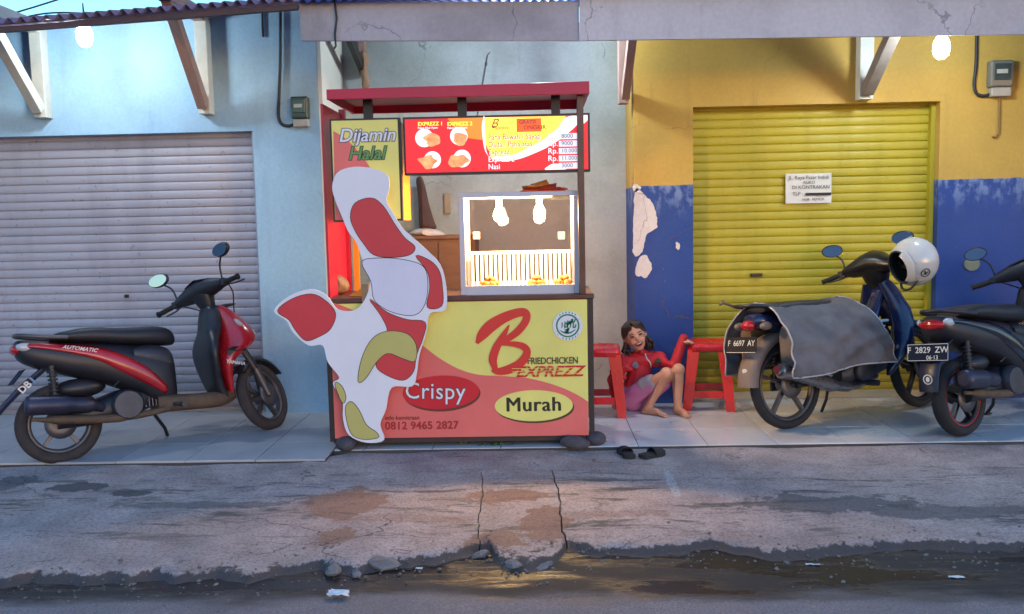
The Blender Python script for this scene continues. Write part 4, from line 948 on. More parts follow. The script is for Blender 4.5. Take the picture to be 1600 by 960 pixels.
def ringx(x, z, hw, hh, p=2.6, tilt=0, n=18, cy=0):
    out = []
    for i in range(n):
        a = 2*pi*i/n; c, s_ = cos(a), sin(a)
        y = hw*abs(c)**(2/p)*(1 if c >= 0 else -1); h = hh*abs(s_)**(2/p)*(1 if s_ >= 0 else -1)
        out.append(Vector((x+h*sin(tilt), cy+y, z+h*cos(tilt))))
    return out
def ringz(z, x, hx, hw, p=2.6, n=20, cy=0):
    out = []
    for i in range(n):
        a = 2*pi*i/n; c, s_ = cos(a), sin(a)
        out.append(Vector((x+hx*abs(s_)**(2/p)*(1 if s_ >= 0 else -1), cy+hw*abs(c)**(2/p)*(1 if c >= 0 else -1), z)))
    return out
def dense_sections(secs, k=4):
    return spline([tuple(s_) for s_ in secs], k, False)
def loftx(name, secs, mat, parent, p=2.6, cy=0):
    mb = MB(); mb.loft([ringx(s_[0], s_[1], max(.004, s_[2]), max(.004, s_[3]), p, cy=cy) for s_ in dense_sections(secs)]); return mb.build(name, mat, parent)
def loftz(name, secs, mat, parent, p=2.6, cy=0):
    mb = MB(); mb.loft([ringz(s_[0], s_[1], max(.004, s_[2]), max(.004, s_[3]), p, cy=cy) for s_ in dense_sections(secs)]); return mb.build(name, mat, parent)
def wheel(parent, mat4, R, tw, mt, mr, spokes=5, rimw=None, stripe=None, wire=False):
    w_ = bpy.data.objects.new('wheel', None); COL.objects.link(w_); w_.empty_display_size = .05; w_.parent = parent; w_.matrix_local = mat4
    rot = R4(pi/2, 0, 0); h = tw/2; ri = R-tw*.72
    prof = [(ri, -h*.62), (ri+.01, -h*.85), (R-tw*.33, -h), (R-.018, -h*.86), (R-.004, -h*.45), (R, 0), (R-.004, h*.45), (R-.018, h*.86), (R-tw*.33, h), (ri+.01, h*.85), (ri, h*.62)]
    n = 44; rings = []
    for j in range(n):
        a = 2*pi*j/n; rings.append([Vector((r*cos(a), y, r*sin(a))) for r, y in prof])
    mb = MB(); mb.loft(rings, False, True, closed=True)
    mb.build('tyre', mt, w_)
    mb = MB(); rw = h*.6
    pr = [(ri-.014, -rw), (ri+.004, -rw), (ri+.004, rw), (ri-.014, rw), (ri-.022, rw*.4), (ri-.022, -rw*.4)]; rings = []
    for j in range(40):
        a = 2*pi*j/40; rings.append([Vector((r*cos(a), y, r*sin(a))) for r, y in pr])
    mb.loft(rings, False, True, closed=True)
    mb.cyl((0, -.05, 0), (0, .05, 0), .042, n=18); mb.cyl((0, -.075, 0), (0, .075, 0), .012, n=10)
    if wire:
        for j in range(24):
            a = 2*pi*j/24; s_ = 1 if j % 2 else -1; a2 = a+.35*(1 if j % 4 < 2 else -1)
            mb.cyl((.04*cos(a), s_*.03, .04*sin(a)), ((ri-.012)*cos(a2), 0, (ri-.012)*sin(a2)), .0022, n=5)
    else:
        for j in range(spokes):
            a = 2*pi*j/spokes+.3; d = Vector((cos(a), 0, sin(a))); mb.bar(d*.035, d*(ri-.012), .022, .03, up=(0, 1, 0))
    mb.build('rim', mr, w_)
    mb = MB(); mb.lathe([(.045, -.002), (.088, -.002), (.088, .002), (.045, .002)], 26, (0, -.052, 0), rot); mb.build('brake_disc', M_ALLOY, w_)
    if stripe:
        mb = MB(); rings = []
        for j in range(40):
            a = 2*pi*j/40; rings.append([Vector((r*cos(a), y, r*sin(a))) for r, y in ((ri-.006, -rw-.002), (ri+.004, -rw-.002), (ri+.004, -rw-.0035), (ri-.006, -rw-.0035))])
        mb.loft(rings, False, True, closed=True); mb.build('rim_stripe', stripe, w_)
    return w_
def arc_fender(name, mat, parent, mat4, R, a0, a1, hw, n=18, drop=.03):
    mb = MB(); rings = []
    for i in range(n):
        a = radians(a0+(a1-a0)*i/(n-1)); r = R; d = Vector((cos(a), 0, sin(a)))
        rings.append([d*(r-drop)+Vector((0, -hw, 0)), d*(r-.006)+Vector((0, -hw*.9, 0)), d*(r+.004)+Vector((0, -hw*.4, 0)), d*(r+.006), d*(r+.004)+Vector((0, hw*.4, 0)), d*(r-.006)+Vector((0, hw*.9, 0)), d*(r-drop)+Vector((0, hw, 0)),
                      d*(r-drop)+Vector((0, hw-.004, 0)), d*(r-.012)+Vector((0, hw*.82, 0)), d*(r-.002), d*(r-.012)+Vector((0, -hw*.82, 0)), d*(r-drop)+Vector((0, -hw+.004, 0))])
    mb.loft(rings); o = mb.build(name, mat, parent); o.matrix_local = mat4; return o
def side_strip(name, up, lo, yfn, mat, parent, sgn, bulge=.01, k=5):
    u = spline(up, k, False); l = spline(lo, k, False); n = len(u); mb = MB(); rows = 5; vs = []
    for i in range(n):
        for j in range(rows):
            t_ = j/(rows-1); x = u[i][0]*(1-t_)+l[i][0]*t_; z = u[i][1]*(1-t_)+l[i][1]*t_
            vs.append(Vector((x, sgn*(yfn(x, z)+bulge*sin(pi*t_)), z)))
    mb.add(vs, [(i*rows+j, (i+1)*rows+j, (i+1)*rows+j+1, i*rows+j+1) for i in range(n-1) for j in range(rows-1)], True)
    return solid(mb.build(name, mat, parent), .004)
def steering(top, rake, ang):
    ax = Vector((sin(rake), 0, -cos(rake))); p = Vector(top)
    return T4(*p) @ Matrix.Rotation(-ang, 4, ax) @ T4(*(-p))
def mirror(parent, S, yaw, base, tip, sgn, mat=None):
    a = MB(); m0 = Vector(tip)
    a.tube(spline([tuple(base), ((base[0]+tip[0])/2+.01, (base[1]*.8+tip[1]*.2), (base[2]*.4+tip[2]*.6)), tuple(tip)], 4, False), .006, 8)
    q = T4(*m0) @ R4(0, -.16, sgn*.18+yaw)
    a.ball((.012, 0, .02), (.022, .072, .045), 16, 9); 
    k = len(a.v)-((9-1)*16+2)
    for i in range(k, len(a.v)): a.v[i] = q @ a.v[i]
    o = a.build('mirror', M_SBLK, parent); o.matrix_local = S
    g = MB(); L = arc(0, .02, .064, .038, n=24); g.poly(L, [], lambda u, v, w_: q @ Vector((-.012-w_, u, v)), .0015); g.build('mirror_glass', M_MIRR, o)
    return o
def lettering(mb, s_, fn, size, **k): add_text(mb, s_, fn, size, **k)

def make_scooter(label, loc, head, lean, steer, paint, cfg):
    t = thing('motor_scooter', label, 'motor scooter', loc, head, 'parked motorcycles'); t.rotation_euler = (-lean, 0, head)
    R = .236; WB_ = 1.24; I = Matrix.Identity(4)
    S = steering((.90, 0, .92), radians(25), steer)
    wheel(t, T4(0, 0, R), R, .09, cfg['tyre'], cfg['rim'], 5, stripe=cfg.get('stripe'))
    wheel(t, S @ T4(WB_, 0, R), R, .08, cfg['tyre'], cfg['rim'], 5, stripe=cfg.get('stripe'))
    # rear bodywork
    core = [(-.2, .695, .045, .035), (-.17, .68, .09, .065), (-.08, .65, .12, .085), (.06, .61, .14, .10), (.22, .575, .15, .12), (.4, .52, .152, .15), (.55, .46, .145, .18), (.64, .43, .12, .19), (.665, .42, .09, .17)]
    loftx('tail_cowl', core, M_SBLK, t)
    cs = dense_sections(core, 6)
    def yb_(x, z=0):
        b_ = min(cs, key=lambda q: abs(q[0]-x)); dz = min(1, abs(z-b_[1])/max(.01, b_[3])); return b_[2]*(1-dz**2.6)**(1/2.6)*.97+.006
    up = [(-.185, .722), (-.08, .720), (.06, .702), (.22, .665), (.36, .60), (.5, .50), (.6, .38)]; lo = [(-.19, .70), (-.08, .683), (.06, .645), (.22, .58), (.34, .50), (.46, .42), (.585, .335)]
    for s_ in (-1, 1):
        sp_ = side_strip('side_panel', up, lo, yb_, paint, t, s_)
        if s_ < 0 and cfg.get('decal'):
            mb = MB(); a = radians(-13)
            for tx, x0, z0, cl in cfg['decal']:
                lettering(mb, tx, lambda u, v, w_: Vector((x0+u*cos(a)-v*sin(a), -(yb_(x0+u*cos(a), z0+u*sin(a))+.016)-w_, z0+u*sin(a)+v*cos(a))), .032, shear=.35, offset=.01)
            mb.build('decal', M_PLTX, sp_)
    loftx('seat_cowl', [(.42, .60, .148, .04), (.52, .58, .145, .075), (.62, .55, .125, .08), (.655, .53, .1, .07)], cfg.get('cover', M_ENG), t)
    loftx('seat', [(-.02, .735, .06, .012), (.02, .742, .1, .026), (.08, .744, .118, .034), (.15, .742, .125, .045), (.25, .735, .128, .05), (.34, .722, .128, .052), (.44, .712, .126, .056), (.55, .705, .118, .06), (.63, .695, .1, .058), (.675, .68, .075, .045), (.69, .67, .05, .02)], M_SEAT, t, p=3)
    mb = MB(); mb.tube(spline([(.07, -.12, .735), (-.04, -.12, .748), (-.14, -.09, .765), (-.185, -.045, .772), (-.185, .045, .772), (-.14, .09, .765), (-.04, .12, .748), (.07, .12, .735)], 5, False), .013, 8); mb.build('grab_rail', cfg.get('rail', M_ALLOY), t)
    mb = MB(); mb.ball((-.19, 0, .69), (.035, .085, .032), 16, 9); mb.build('tail_light', M_LENSR, t)
    for s_ in (-1, 1):
        mb = MB(); mb.ball((-.15, s_*.085, .70), (.05, .024, .026), 12, 8, R4(0, .15, 0)); mb.build('indicator', cfg.get('ind', M_LENSC), t)
    # rear mudguard with number plate
    path = [(-.04, .58), (-.10, .535), (-.18, .47), (-.26, .395), (-.33, .32), (-.37, .27)] if not cfg.get('short') else [(-.08, .60), (-.16, .56), (-.215, .50), (-.25, .43), (-.27, .36), (-.28, .30)]
    pts = spline(path, 4, False); rings = []
    for i, (x, z) in enumerate(pts):
        q = pts[min(i+1, len(pts)-1)]; o_ = pts[max(i-1, 0)]; d = Vector((q[0]-o_[0], 0, q[1]-o_[1])).normalized(); nn = Vector((-d.z, 0, d.x)); w_ = (.062 if not cfg.get('short') else .078)*(1-.25*i/len(pts))
        rings.append([Vector((x, 0, z))+nn*a_+Vector((0, b_*w_, 0)) for a_, b_ in ((.014, -.5), (.02, 0), (.014, .5), (-.006, 1), (-.012, .96), (.006, 0), (-.012, -.96), (-.006, -1))])
    mb = MB(); mb.loft(rings); fl_ = mb.build('mudguard', cfg.get('guard', M_SBLK), t)
    if cfg.get('sticker'):
        mb = MB(); a = radians(40); lettering(mb, cfg['sticker'], lambda u, v, w_: Vector((-.185+u*cos(a)-v*sin(a), -.062-w_, .435+u*sin(a)+v*cos(a))), .055, offset=.03); mb.build('sticker', M_PLTX, fl_)
        mb = MB(); lettering(mb, 'I', lambda u, v, w_: Vector((-.12+u*cos(a)-v*sin(a), -.062-w_, .49+u*sin(a)+v*cos(a))), .055, offset=.05); mb.build('sticker', M('blue_sticker', (90, 140, 190), .5, .1, 9), fl_)
    px_, pz_, pa = cfg.get('platepos', (-.20, .53, radians(40)))
    q = T4(px_, 0, pz_) @ R4(0, pa, 0)          # local: plate lies in yz, facing -x
    mb = MB(); mb.box((-.004, -.135, -.05), (.0, .135, .055), q); plt = mb.build('number_plate', M_PLATE_B, t, bevel=.003)
    if cfg.get('plate'):
        f_ = lambda u, v, w_: q @ Vector((-.0055-w_, -u, v)); mb = MB()
        add_text(mb, cfg['plate'], f_, .05, offset=.012, align='CENTER', space=1.0); add_text(mb, cfg['plate2'], lambda u, v, w_: f_(u+.03, v-.04, w_), .034, offset=.012, align='CENTER')
        for (a0, b0, a1, b1) in ((-.13, .049, .13, .052), (-.13, -.047, .13, -.044), (-.131, -.047, -.128, .052), (.128, -.047, .131, .052)): mb.add([f_(a0, b0, 0), f_(a1, b0, 0), f_(a1, b1, 0), f_(a0, b1, 0)], [(0, 1, 2, 3)])
        mb.build('plate_lettering', M_PLTX, plt)
        mb = MB(); c_ = Vector((-.262, 0, .375)); mb.poly(arc(0, 0, .03, .03, n=22), [arc(0, 0, .024, .024, n=22)[::-1]], lambda u, v, w_: c_+Vector((-.022-w_, -u, v)), .001); mb.poly(arc(0, 0, .012, .016, n=10), [], lambda u, v, w_: c_+Vector((-.022-w_, -u, v)), .001); mb.build('emblem', M_PLTX, fl_)
    # engine, muffler, swing arm, shock
    mb = MB(); mb.lathe([(.02, -.03), (.06, -.03), (.088, -.012), (.092, .03), (.08, .06)], 26, (.36, -.10, .30), R4(pi/2, 0, 0)); mb.build('fan_cover', M_ENG, t)
    mb = MB(); mb.lathe([(.012, .004), (.052, .004), (.055, .0), (.055, -.01)], 20, (.36, -.137, .30), R4(pi/2, 0, 0)); mb.build('fan_grille', M_MUF, t)
    mb = MB(); mb.loft([ringx(*s_, 2.6, cy=0) for s_ in ((-.02, .25, .10, .05), (.15, .27, .115, .07), (.32, .30, .12, .09), (.46, .32, .10, .08), (.55, .33, .06, .05))]); mb.build('engine', M_SBLK, t)
    mb = MB(); mb.tube(spline([(.22, -.10, .30), (.15, -.135, .325), (.02, -.15, .345), (-.12, -.16, .36), (-.19, -.16, .365)], 4, False), [.03]*4+[.045]*4+[.056]*4+[.056]*4+[.036], 16); mb.build('muffler', M_MUF, t)
    mb = MB(); mb.tube(spline([(-.16, -.145, .285), (.0, -.14, .262), (.2, -.13, .235), (.4, -.125, .225), (.6, -.12, .245)], 4, False), [.012]*3+[.026]*8+[.02]*6, 12); mb.build('exhaust_pipe', M_GRIME, t)
    mb = MB(); mb.cyl((-.02, -.095, .30), (-.03, -.105, .58), .016, n=10)
    for i in range(9): mb.lathe([(.024, 0), (.029, .006), (.024, .012)], 12, (-.021-.008*i/8, -.097, .36+.022*i))
    mb.build('shock_absorber', M_SBLK, t)
    mb = MB(); mb.ball((.12, -.02, .43), (.15, .085, .06), 14, 9); mb.build('air_box', M_SBLK, t)
    for i in range(6):
        a = 2*pi*i/6; mb = MB(); mb.cyl((.36+.075*cos(a), -.128, .30+.075*sin(a)), (.36+.075*cos(a), -.142, .30+.075*sin(a)), .007, n=6); mb.build('bolt', M_CHROME, t)
    mb = MB()
    for i in range(7): mb.box((.47+.02*i, -.085, .27), (.476+.02*i, .085, .37))
    mb.build('cooling_fins', M_ALLOY, t); tag(t.children[-1], kind='stuff')
    mb = MB(); mb.tube(spline([(.3, -.1, .42), (.36, -.13, .46), (.46, -.12, .42), (.5, -.1, .36)], 4, False), .006, 6); mb.build('hose', M_CABLE, t)
    mb = MB(); mb.tube([(.62, -.155, .265), (.66, -.2, .26)], .012, 8); mb.tube([(.66, -.2, .26), (.66, -.24, .262)], .016, 8); mb.build('foot_peg', M_SBLK, t)
    # floor, leg shield and nose
    loftx('floorboard', [(.54, .285, .12, .05), (.62, .275, .15, .055), (.78, .262, .155, .05), (.92, .258, .15, .05), (1.0, .27, .12, .04), (1.03, .28, .09, .03)], cfg.get('floor', M_GRIME), t, p=4)
    loftz('leg_shield', [(.27, .95, .04, .14), (.36, .915, .035, .165), (.48, .89, .034, .22), (.57, .885, .036, .235), (.64, .90, .045, .20), (.70, .925, .06, .135), (.78, .94, .068, .105), (.84, .945, .06, .09), (.865, .945, .04, .07)], cfg.get('shield', M_SBLK), t, p=3)
    loftz('nose_fairing', [(.29, 1.0, .02, .13), (.38, .985, .032, .158), (.48, .985, .05, .178), (.545, 1.02, .085, .178), (.60, 1.075, .115, .17), (.66, 1.09, .12, .155), (.72, 1.075, .10, .135), (.79, 1.035, .075, .11), (.845, .995, .05, .085), (.865, .98, .03, .06)], paint, t)
    for s_ in (-1, 1):
        mb = MB(); mb.ball((1.155, s_*.085, .665), (.045, .05, .035), 14, 9, R4(0, .5, s_*.5)); mb.build('headlight', M_LENSC, t)
        mb = MB(); mb.ball((1.085, s_*.128, .73), (.05, .016, .016), 10, 7, R4(0, .7, -s_*.3)); mb.build('indicator', M_LENSC, t)
        mb = MB(); mb.poly(spline([(.985, .53), (1.02, .555), (1.09, .55), (1.1, .565), (1.02, .585), (.97, .565)], 3), [], lambda u, v, w_: Vector((u, s_*(.182-.35*max(0, u-1.03)+w_), v)), .003); mb.build('trim', M_SBLK, t)
    loftz('beak', [(.845, 1.0, .03, .05), (.858, 1.03, .06, .06), (.868, 1.06, .055, .055), (.874, 1.07, .02, .03)], M_SBLK, t)
    if cfg.get('maker'):
        mb = MB(); a = radians(-14); add_text(mb, cfg['maker'], lambda u, v, w_: Vector((.955+u*cos(a)-v*sin(a), -.187-w_, .485+u*sin(a)+v*cos(a))), .03, offset=.03); mb.build('decal', M_PLTX, t)
    mb = MB(); mb.box((.875, -.03, .635), (.885, .0, .675)); mb.build('service_tag', M_PLTX, t)
    # front end, turned about the steering axis
    mb = MB()
    for y in (-.062, .062): mb.cyl((1.06, y, .57), (1.17, y, .40), .017, n=12); mb.cyl((1.165, y, .41), (WB_-.01, y, R-.01), .025, .022, n=12)
    mb.box((1.03, -.08, .56), (1.09, .08, .60)); o = mb.build('fork', cfg.get('forkm', M_ALLOY), t); o.matrix_local = S
    arc_fender('mudguard', cfg.get('fend', M_SBLK), t, S @ T4(WB_, 0, R), R+.03, 35, 142, .06)
    mb = MB(); rings = []
    for y, r, dx, dz in ((-.19, .03, 0, 0), (-.15, .042, .01, .008), (-.09, .058, .02, .018), (0, .07, .03, .028), (.09, .058, .02, .018), (.15, .042, .01, .008), (.19, .03, 0, 0)):
        rings.append([Vector((.895+dx+r*1.1*cos(2*pi*j/16), y, .955+dz+r*sin(2*pi*j/16))) for j in range(16)])
    mb.loft(rings); mb.loft([ringz(z, x, hx, hw) for z, x, hx, hw in ((.84, .94, .035, .045), (.89, .925, .045, .06), (.95, .915, .055, .08))]); hc = mb.build('handlebar_cover', M_SBLK, t); hc.matrix_local = S
    for s_ in (-1, 1):
        mb = MB(); mb.tube([(.89, s_*.185, .95), (.88, s_*.24, .945), (.865, s_*.33, .935)], .0165, 12); mb.lathe([(.021, -.004), (.021, .004)], 12, (.863, s_*.333, .934), R4(pi/2, 0, 0)); o = mb.build('grip', M('grip_rubber', (22, 22, 24), .75, .2, 20), t); o.matrix_local = S
        mb = MB(); mb.box((.87, s_*.20-.025, .93), (.925, s_*.20+.025, .975)); o = mb.build('switch_box', M_SBLK, t, bevel=.006); o.matrix_local = S
        mb = MB(); mb.tube(spline([(.925, s_*.20, .945), (.945, s_*.25, .935), (.93, s_*.33, .925)], 4, False), .006, 8); o = mb.build('lever', M_ALLOY, t); o.matrix_local = S
        mirror(t, S, cfg.get('myaw', 0), (.90, s_*.19, .975), (.865, s_*.265, 1.13), s_)
    mb = MB(); mb.poly(spline([(-.05, -.09), (.04, -.08), (.05, 0), (.04, .08), (-.05, .09)], 4), [], lambda u, v, w_: Vector((.92+u, v, 1.045+w_-abs(v)*.25+u*.1)), .004); o = mb.build('dial', M('dial_glass', (50, 54, 60), .1, .1, 9), t); o.matrix_local = S
    mb = MB(); mb.tube(spline([(.93, -.2, .95), (1.0, -.17, .9), (1.03, -.12, .8), (1.05, -.09, .62), (1.14, -.085, .45), (1.22, -.085, .28)], 4, False), .0045, 6); o = mb.build('brake_hose', M_CABLE, t); o.matrix_local = S
    mb = MB(); mb.tube(spline([(.93, .2, .95), (.99, .15, .91), (1.0, .08, .86), (.97, .04, .80)], 4, False), .0045, 6); o = mb.build('cable', M_CABLE, t); o.matrix_local = S
    # stand
    mb = MB(); mb.tube([(.56, .11, .21), (.63, .17, .11), (.66, .235, .048)], .011, 8); mb.box((.64, .225, .036), (.70, .26, .046)); mb.build('side_stand', M_SBLK, t)
    return t
q = G(99, 725, -.02); 
make_scooter('red and black motor scooter leaning before the grey roller shutter', (q.x, q.y, -.018), radians(37.5), radians(9), radians(38), M_SREDP,
             dict(tyre=M_TYRED, rim=M_ALLOY, decal=[('AUTOMATIC', .03, .672, 0)], sticker='DB', maker='YAMAHA', guard=M('bluish_mudguard', (48, 56, 84), .5, .2, 9)))
q = G(1503, 684, 0)
make_scooter('black motor scooter with red rim stripes cut by the picture edge', (q.x+.02, q.y+.03, 0), radians(33), radians(8), radians(20), M('dark_bike_paint', (34, 36, 52), .22, .12, 5, coat=.6),
             dict(tyre=M_TYRE, rim=M_BALLOY, stripe=M('red_rim_tape', (170, 30, 34), .4, .1, 9), plate='F  2829  ZW', plate2='06·13', short=True, platepos=(-.255, .53, radians(10)), floor=M_SBLK, rail=M_SBLK, cover=M_SBLK, guard=M('navy_guard', (30, 34, 56), .4, .2, 9)))

# ---- underbone motorcycle with saddle bags
q = G(1235, 672, 0); B2 = (q.x, q.y+.03, 0)
t = thing('motorcycle', 'dark blue step-through motorcycle with grey saddle bags before the yellow shutter', 'motorcycle', B2, radians(29), 'parked motorcycles'); t.rotation_euler = (-radians(7), 0, radians(29))
R = .285; WB_ = 1.22; S = steering((.86, 0, .95), radians(26), radians(8))
wheel(t, T4(0, 0, R), R, .075, M_TYRE, M_ALLOY, 5); wheel(t, S @ T4(WB_, 0, R), R, .068, M_TYRE, M_BALLOY, 5)
loftx('tail_cowl', [(-.26, .70, .05, .03), (-.2, .70, .09, .05), (0, .66, .115, .07), (.2, .60, .12, .10), (.4, .55, .11, .10), (.55, .50, .08, .07)], M_NAVY, t)
loftx('seat', [(-.2, .765, .08, .015), (-.1, .775, .115, .03), (.1, .775, .125, .035), (.3, .765, .12, .04), (.45, .755, .105, .04), (.55, .74, .07, .03)], M_SEAT, t, p=3)
mb = MB(); mb.tube(spline([(0, -.11, .76), (-.16, -.125, .785), (-.28, -.09, .80), (-.31, 0, .80), (-.28, .09, .80), (-.16, .125, .785), (0, .11, .76)], 5, False), .012, 8); mb.build('grab_rail', M_SBLK, t)
mb = MB(); mb.tube([(-.26, .09, .79), (-.33, .14, .83), (-.35, .16, .82)], .009, 8); mb.tube([(-.33, .14, .83), (-.31, .17, .84)], .008, 8); mb.build('cargo_hook', M_GRIME, t)
mb = MB(); mb.ball((-.265, 0, .675), (.045, .055, .035), 14, 9); mb.build('tail_light', M_LENSR, t)
for s_ in (-1, 1): mb = MB(); mb.ball((-.23, s_*.115, .67), (.045, .03, .026), 12, 8); mb.build('indicator', M_FDUST, t)
arc_fender('mudguard', M_FDUST, t, T4(0, 0, R), R+.055, 100, 178, .075, drop=.05)
mb = MB(); mb.poly(arc(0, 0, .022, .012, n=14), [], lambda u, v, w_: Vector((-.325-w_, -u, .40+v)), .003); mb.add([(-.333, .012, .385), (-.333, -.016, .39), (-.333, -.012, .395), (-.333, .014, .392)], [(0, 1, 2, 3)]); mb.build('sticker', M_PLTX, t)
q4 = T4(-.335, 0, .555) @ R4(0, radians(10), 0); mb = MB(); mb.box((-.004, -.135, -.045), (0, .135, .055), q4); plt = mb.build('number_plate', M('worn_black_plate', (40, 36, 38), .8, .2, 12, spec=.2), t, bevel=.003)
f_ = lambda u, v, w_: q4 @ Vector((-.0055-w_, -u, v)); mb = MB(); add_text(mb, 'F  6697  AY', f_, .05, offset=.008, align='CENTER'); mb.add([f_(-.13, -.042, 0), f_(.13, -.042, 0), f_(.13, -.039, 0), f_(-.13, -.039, 0)], [(0, 1, 2, 3)]); mb.build('plate_lettering', M_PLTX, plt)
for s_ in (-1, 1):
    mb = MB(); mb.cyl((0, s_*.095, R+.02), (.04, s_*.10, .66), .014, n=10)
    for i in range(10): mb.lathe([(.022, 0), (.028, .006), (.022, .012)], 12, (.006+.003*i, s_*.097, R+.09+.022*i))
    mb.build('shock_absorber', M_SBLK, t)
mb = MB(); mb.bar((0, -.09, R), (.46, -.07, .36), .03, .05); mb.bar((0, .09, R), (.46, .07, .36), .03, .05); mb.build('swing_arm', M_SBLK, t)
mb = MB(); mb.box((-.03, .095, R-.05), (.4, .115, R+.06)); mb.build('chain_cover', M_SBLK, t, bevel=.02)
mb = MB(); mb.tube(spline([(.72, -.09, .27), (.5, -.12, .225), (.3, -.135, .245), (.1, -.15, .31), (-.12, -.165, .375), (-.2, -.168, .395)], 4, False), [.018]*6+[.03]*3+[.046]*8+[.05]*3+[.04], 16); mb.build('muffler', M('tarnished_chrome', (150, 142, 140), .28, .3, 8, metal=.85), t)
mb = MB(); mb.tube([(-.195, -.168, .393), (-.225, -.17, .40)], [.028, .028], 14); mb.build('muffler_tip', M_CHROME, t)
mb = MB(); mb.tube(spline([(-.08, -.222, .425), (.05, -.205, .385), (.2, -.19, .335)], 4, False), .022, 10); mb.build('heat_shield', M_CHROME, t)
loftx('engine', [(.42, .30, .08, .05), (.5, .32, .12, .10), (.64, .32, .125, .10), (.78, .34, .09, .07), (.92, .36, .07, .055), (.95, .36, .05, .04)], M_ENG, t)
mb = MB(); mb.lathe([(.01, 0), (.07, 0), (.078, .012), (.078, .03)], 24, (.56, -.155, .32), R4(-pi/2, 0, 0)); mb.build('clutch_cover', M_ENG, t)
mb = MB(); mb.tube([(.5, -.28, .25), (.5, .28, .25)], .011, 8); mb.tube([(.5, -.29, .25), (.5, -.2, .25)], .02, 10); mb.tube([(.5, .29, .25), (.5, .2, .25)], .02, 10); mb.build('foot_pegs', M_SBLK, t)
mb = MB(); mb.bar((.1, -.10, .38), (.02, -.17, .42), .02, .03); mb.build('peg_bracket', M_GRIME, t)
mb = MB(); mb.loft([ringx(x, z, w_, h) for x, z, w_, h in ((.4, .58, .07, .06), (.55, .53, .06, .06), (.7, .54, .06, .06), (.82, .66, .06, .07), (.9, .80, .05, .06))]); mb.build('frame_spine', M_NAVY, t)
for s_ in (-1, 1):
    mb = MB(); rings = []
    for z, x, w0, w1, th in ((.88, .90, .03, .10, .05), (.80, .93, .04, .15, .06), (.70, .95, .05, .20, .065), (.60, .94, .07, .235, .06), (.50, .90, .09, .245, .05), (.40, .84, .11, .235, .045), (.31, .78, .13, .20, .03), (.27, .76, .14, .17, .012)):
        L = []
        for i in range(14):
            a = 2*pi*i/14; L.append(Vector((x+th*sin(a)-.35*max(0, 0), s_*((w0+w1)/2+(w1-w0)/2*cos(a)), z)))
        rings.append(L)
    mb.loft(rings); mb.build('leg_shield', M_NAVY, t)
loftz('head_cowl', [(.58, 1.03, .02, .06), (.68, 1.02, .05, .10), (.78, .98, .07, .115), (.86, .94, .06, .10), (.90, .92, .04, .08)], M_NAVY, t)
mb = MB(); mb.poly(arc(0, 0, .022, .022, n=18), [], lambda u, v, w_: Vector((.865-w_, -u, .80+v)), .004); mb.build('ignition_lock', M_CHROME, t)
mb = MB(); mb.box((.70, -.16, .625), (.80, -.06, .64)); mb.build('pocket_tissue', M_PLTX, t, bevel=.004)
mb = MB(); mb.tube(spline([(.47, -.13, .56), (.6, -.18, .585), (.72, -.19, .60)], 4, False), .006, 6); mb.build('strap', M_PLTX, t)
mb = MB()
for y in (-.065, .065): mb.cyl((1.0, y, .62), (WB_-.02, y, R), .022, n=12)
mb.box((.98, -.085, .6), (1.04, .085, .64)); o = mb.build('fork', M_SBLK, t); o.matrix_local = S
arc_fender('mudguard', M_NAVY, t, S @ T4(WB_, 0, R), R+.035, 10, 150, .06)
mb = MB(); rings = []
for y, r, dx, dz in ((-.2, .03, -.02, 0), (-.14, .055, .0, .01), (-.07, .078, .03, .03), (0, .088, .045, .04), (.07, .078, .03, .03), (.14, .055, 0, .01), (.2, .03, -.02, 0)):
    rings.append([Vector((.87+dx+r*1.25*cos(2*pi*j/16), y, .985+dz+r*sin(2*pi*j/16))) for j in range(16)])
mb.loft(rings); mb.loft([ringz(z, x, hx, hw) for z, x, hx, hw in ((.84, .93, .04, .05), (.9, .91, .06, .08), (.97, .90, .07, .1))]); o = mb.build('handlebar_cover', M('black_cowl', (26, 26, 30), .3, .2, 8), t); o.matrix_local = S
for s_ in (-1, 1):
    mb = MB(); mb.tube([(.85, s_*.19, .98), (.825, s_*.25, .965), (.785, s_*.345, .94)], .0165, 12); o = mb.build('grip', M('grip_rubber'), t); o.matrix_local = S
    mb = MB(); mb.box((.82, s_*.21-.03, .95), (.885, s_*.21+.03, 1.0)); o = mb.build('switch_box', M_SBLK, t, bevel=.006); o.matrix_local = S
    mb = MB(); mb.tube(spline([(.885, s_*.20, .965), (.90, s_*.26, .95), (.86, s_*.35, .935)], 4, False), .006, 8); o = mb.build('lever', M_ALLOY, t); o.matrix_local = S
    mirror(t, S, .5, (.855, s_*.20, 1.0), (.84, s_*.27, 1.13), s_)
mb = MB(); mb.tube([(.48, .10, .24), (.52, .17, .12), (.53, .23, .035)], .011, 8); mb.build('side_stand', M_SBLK, t)

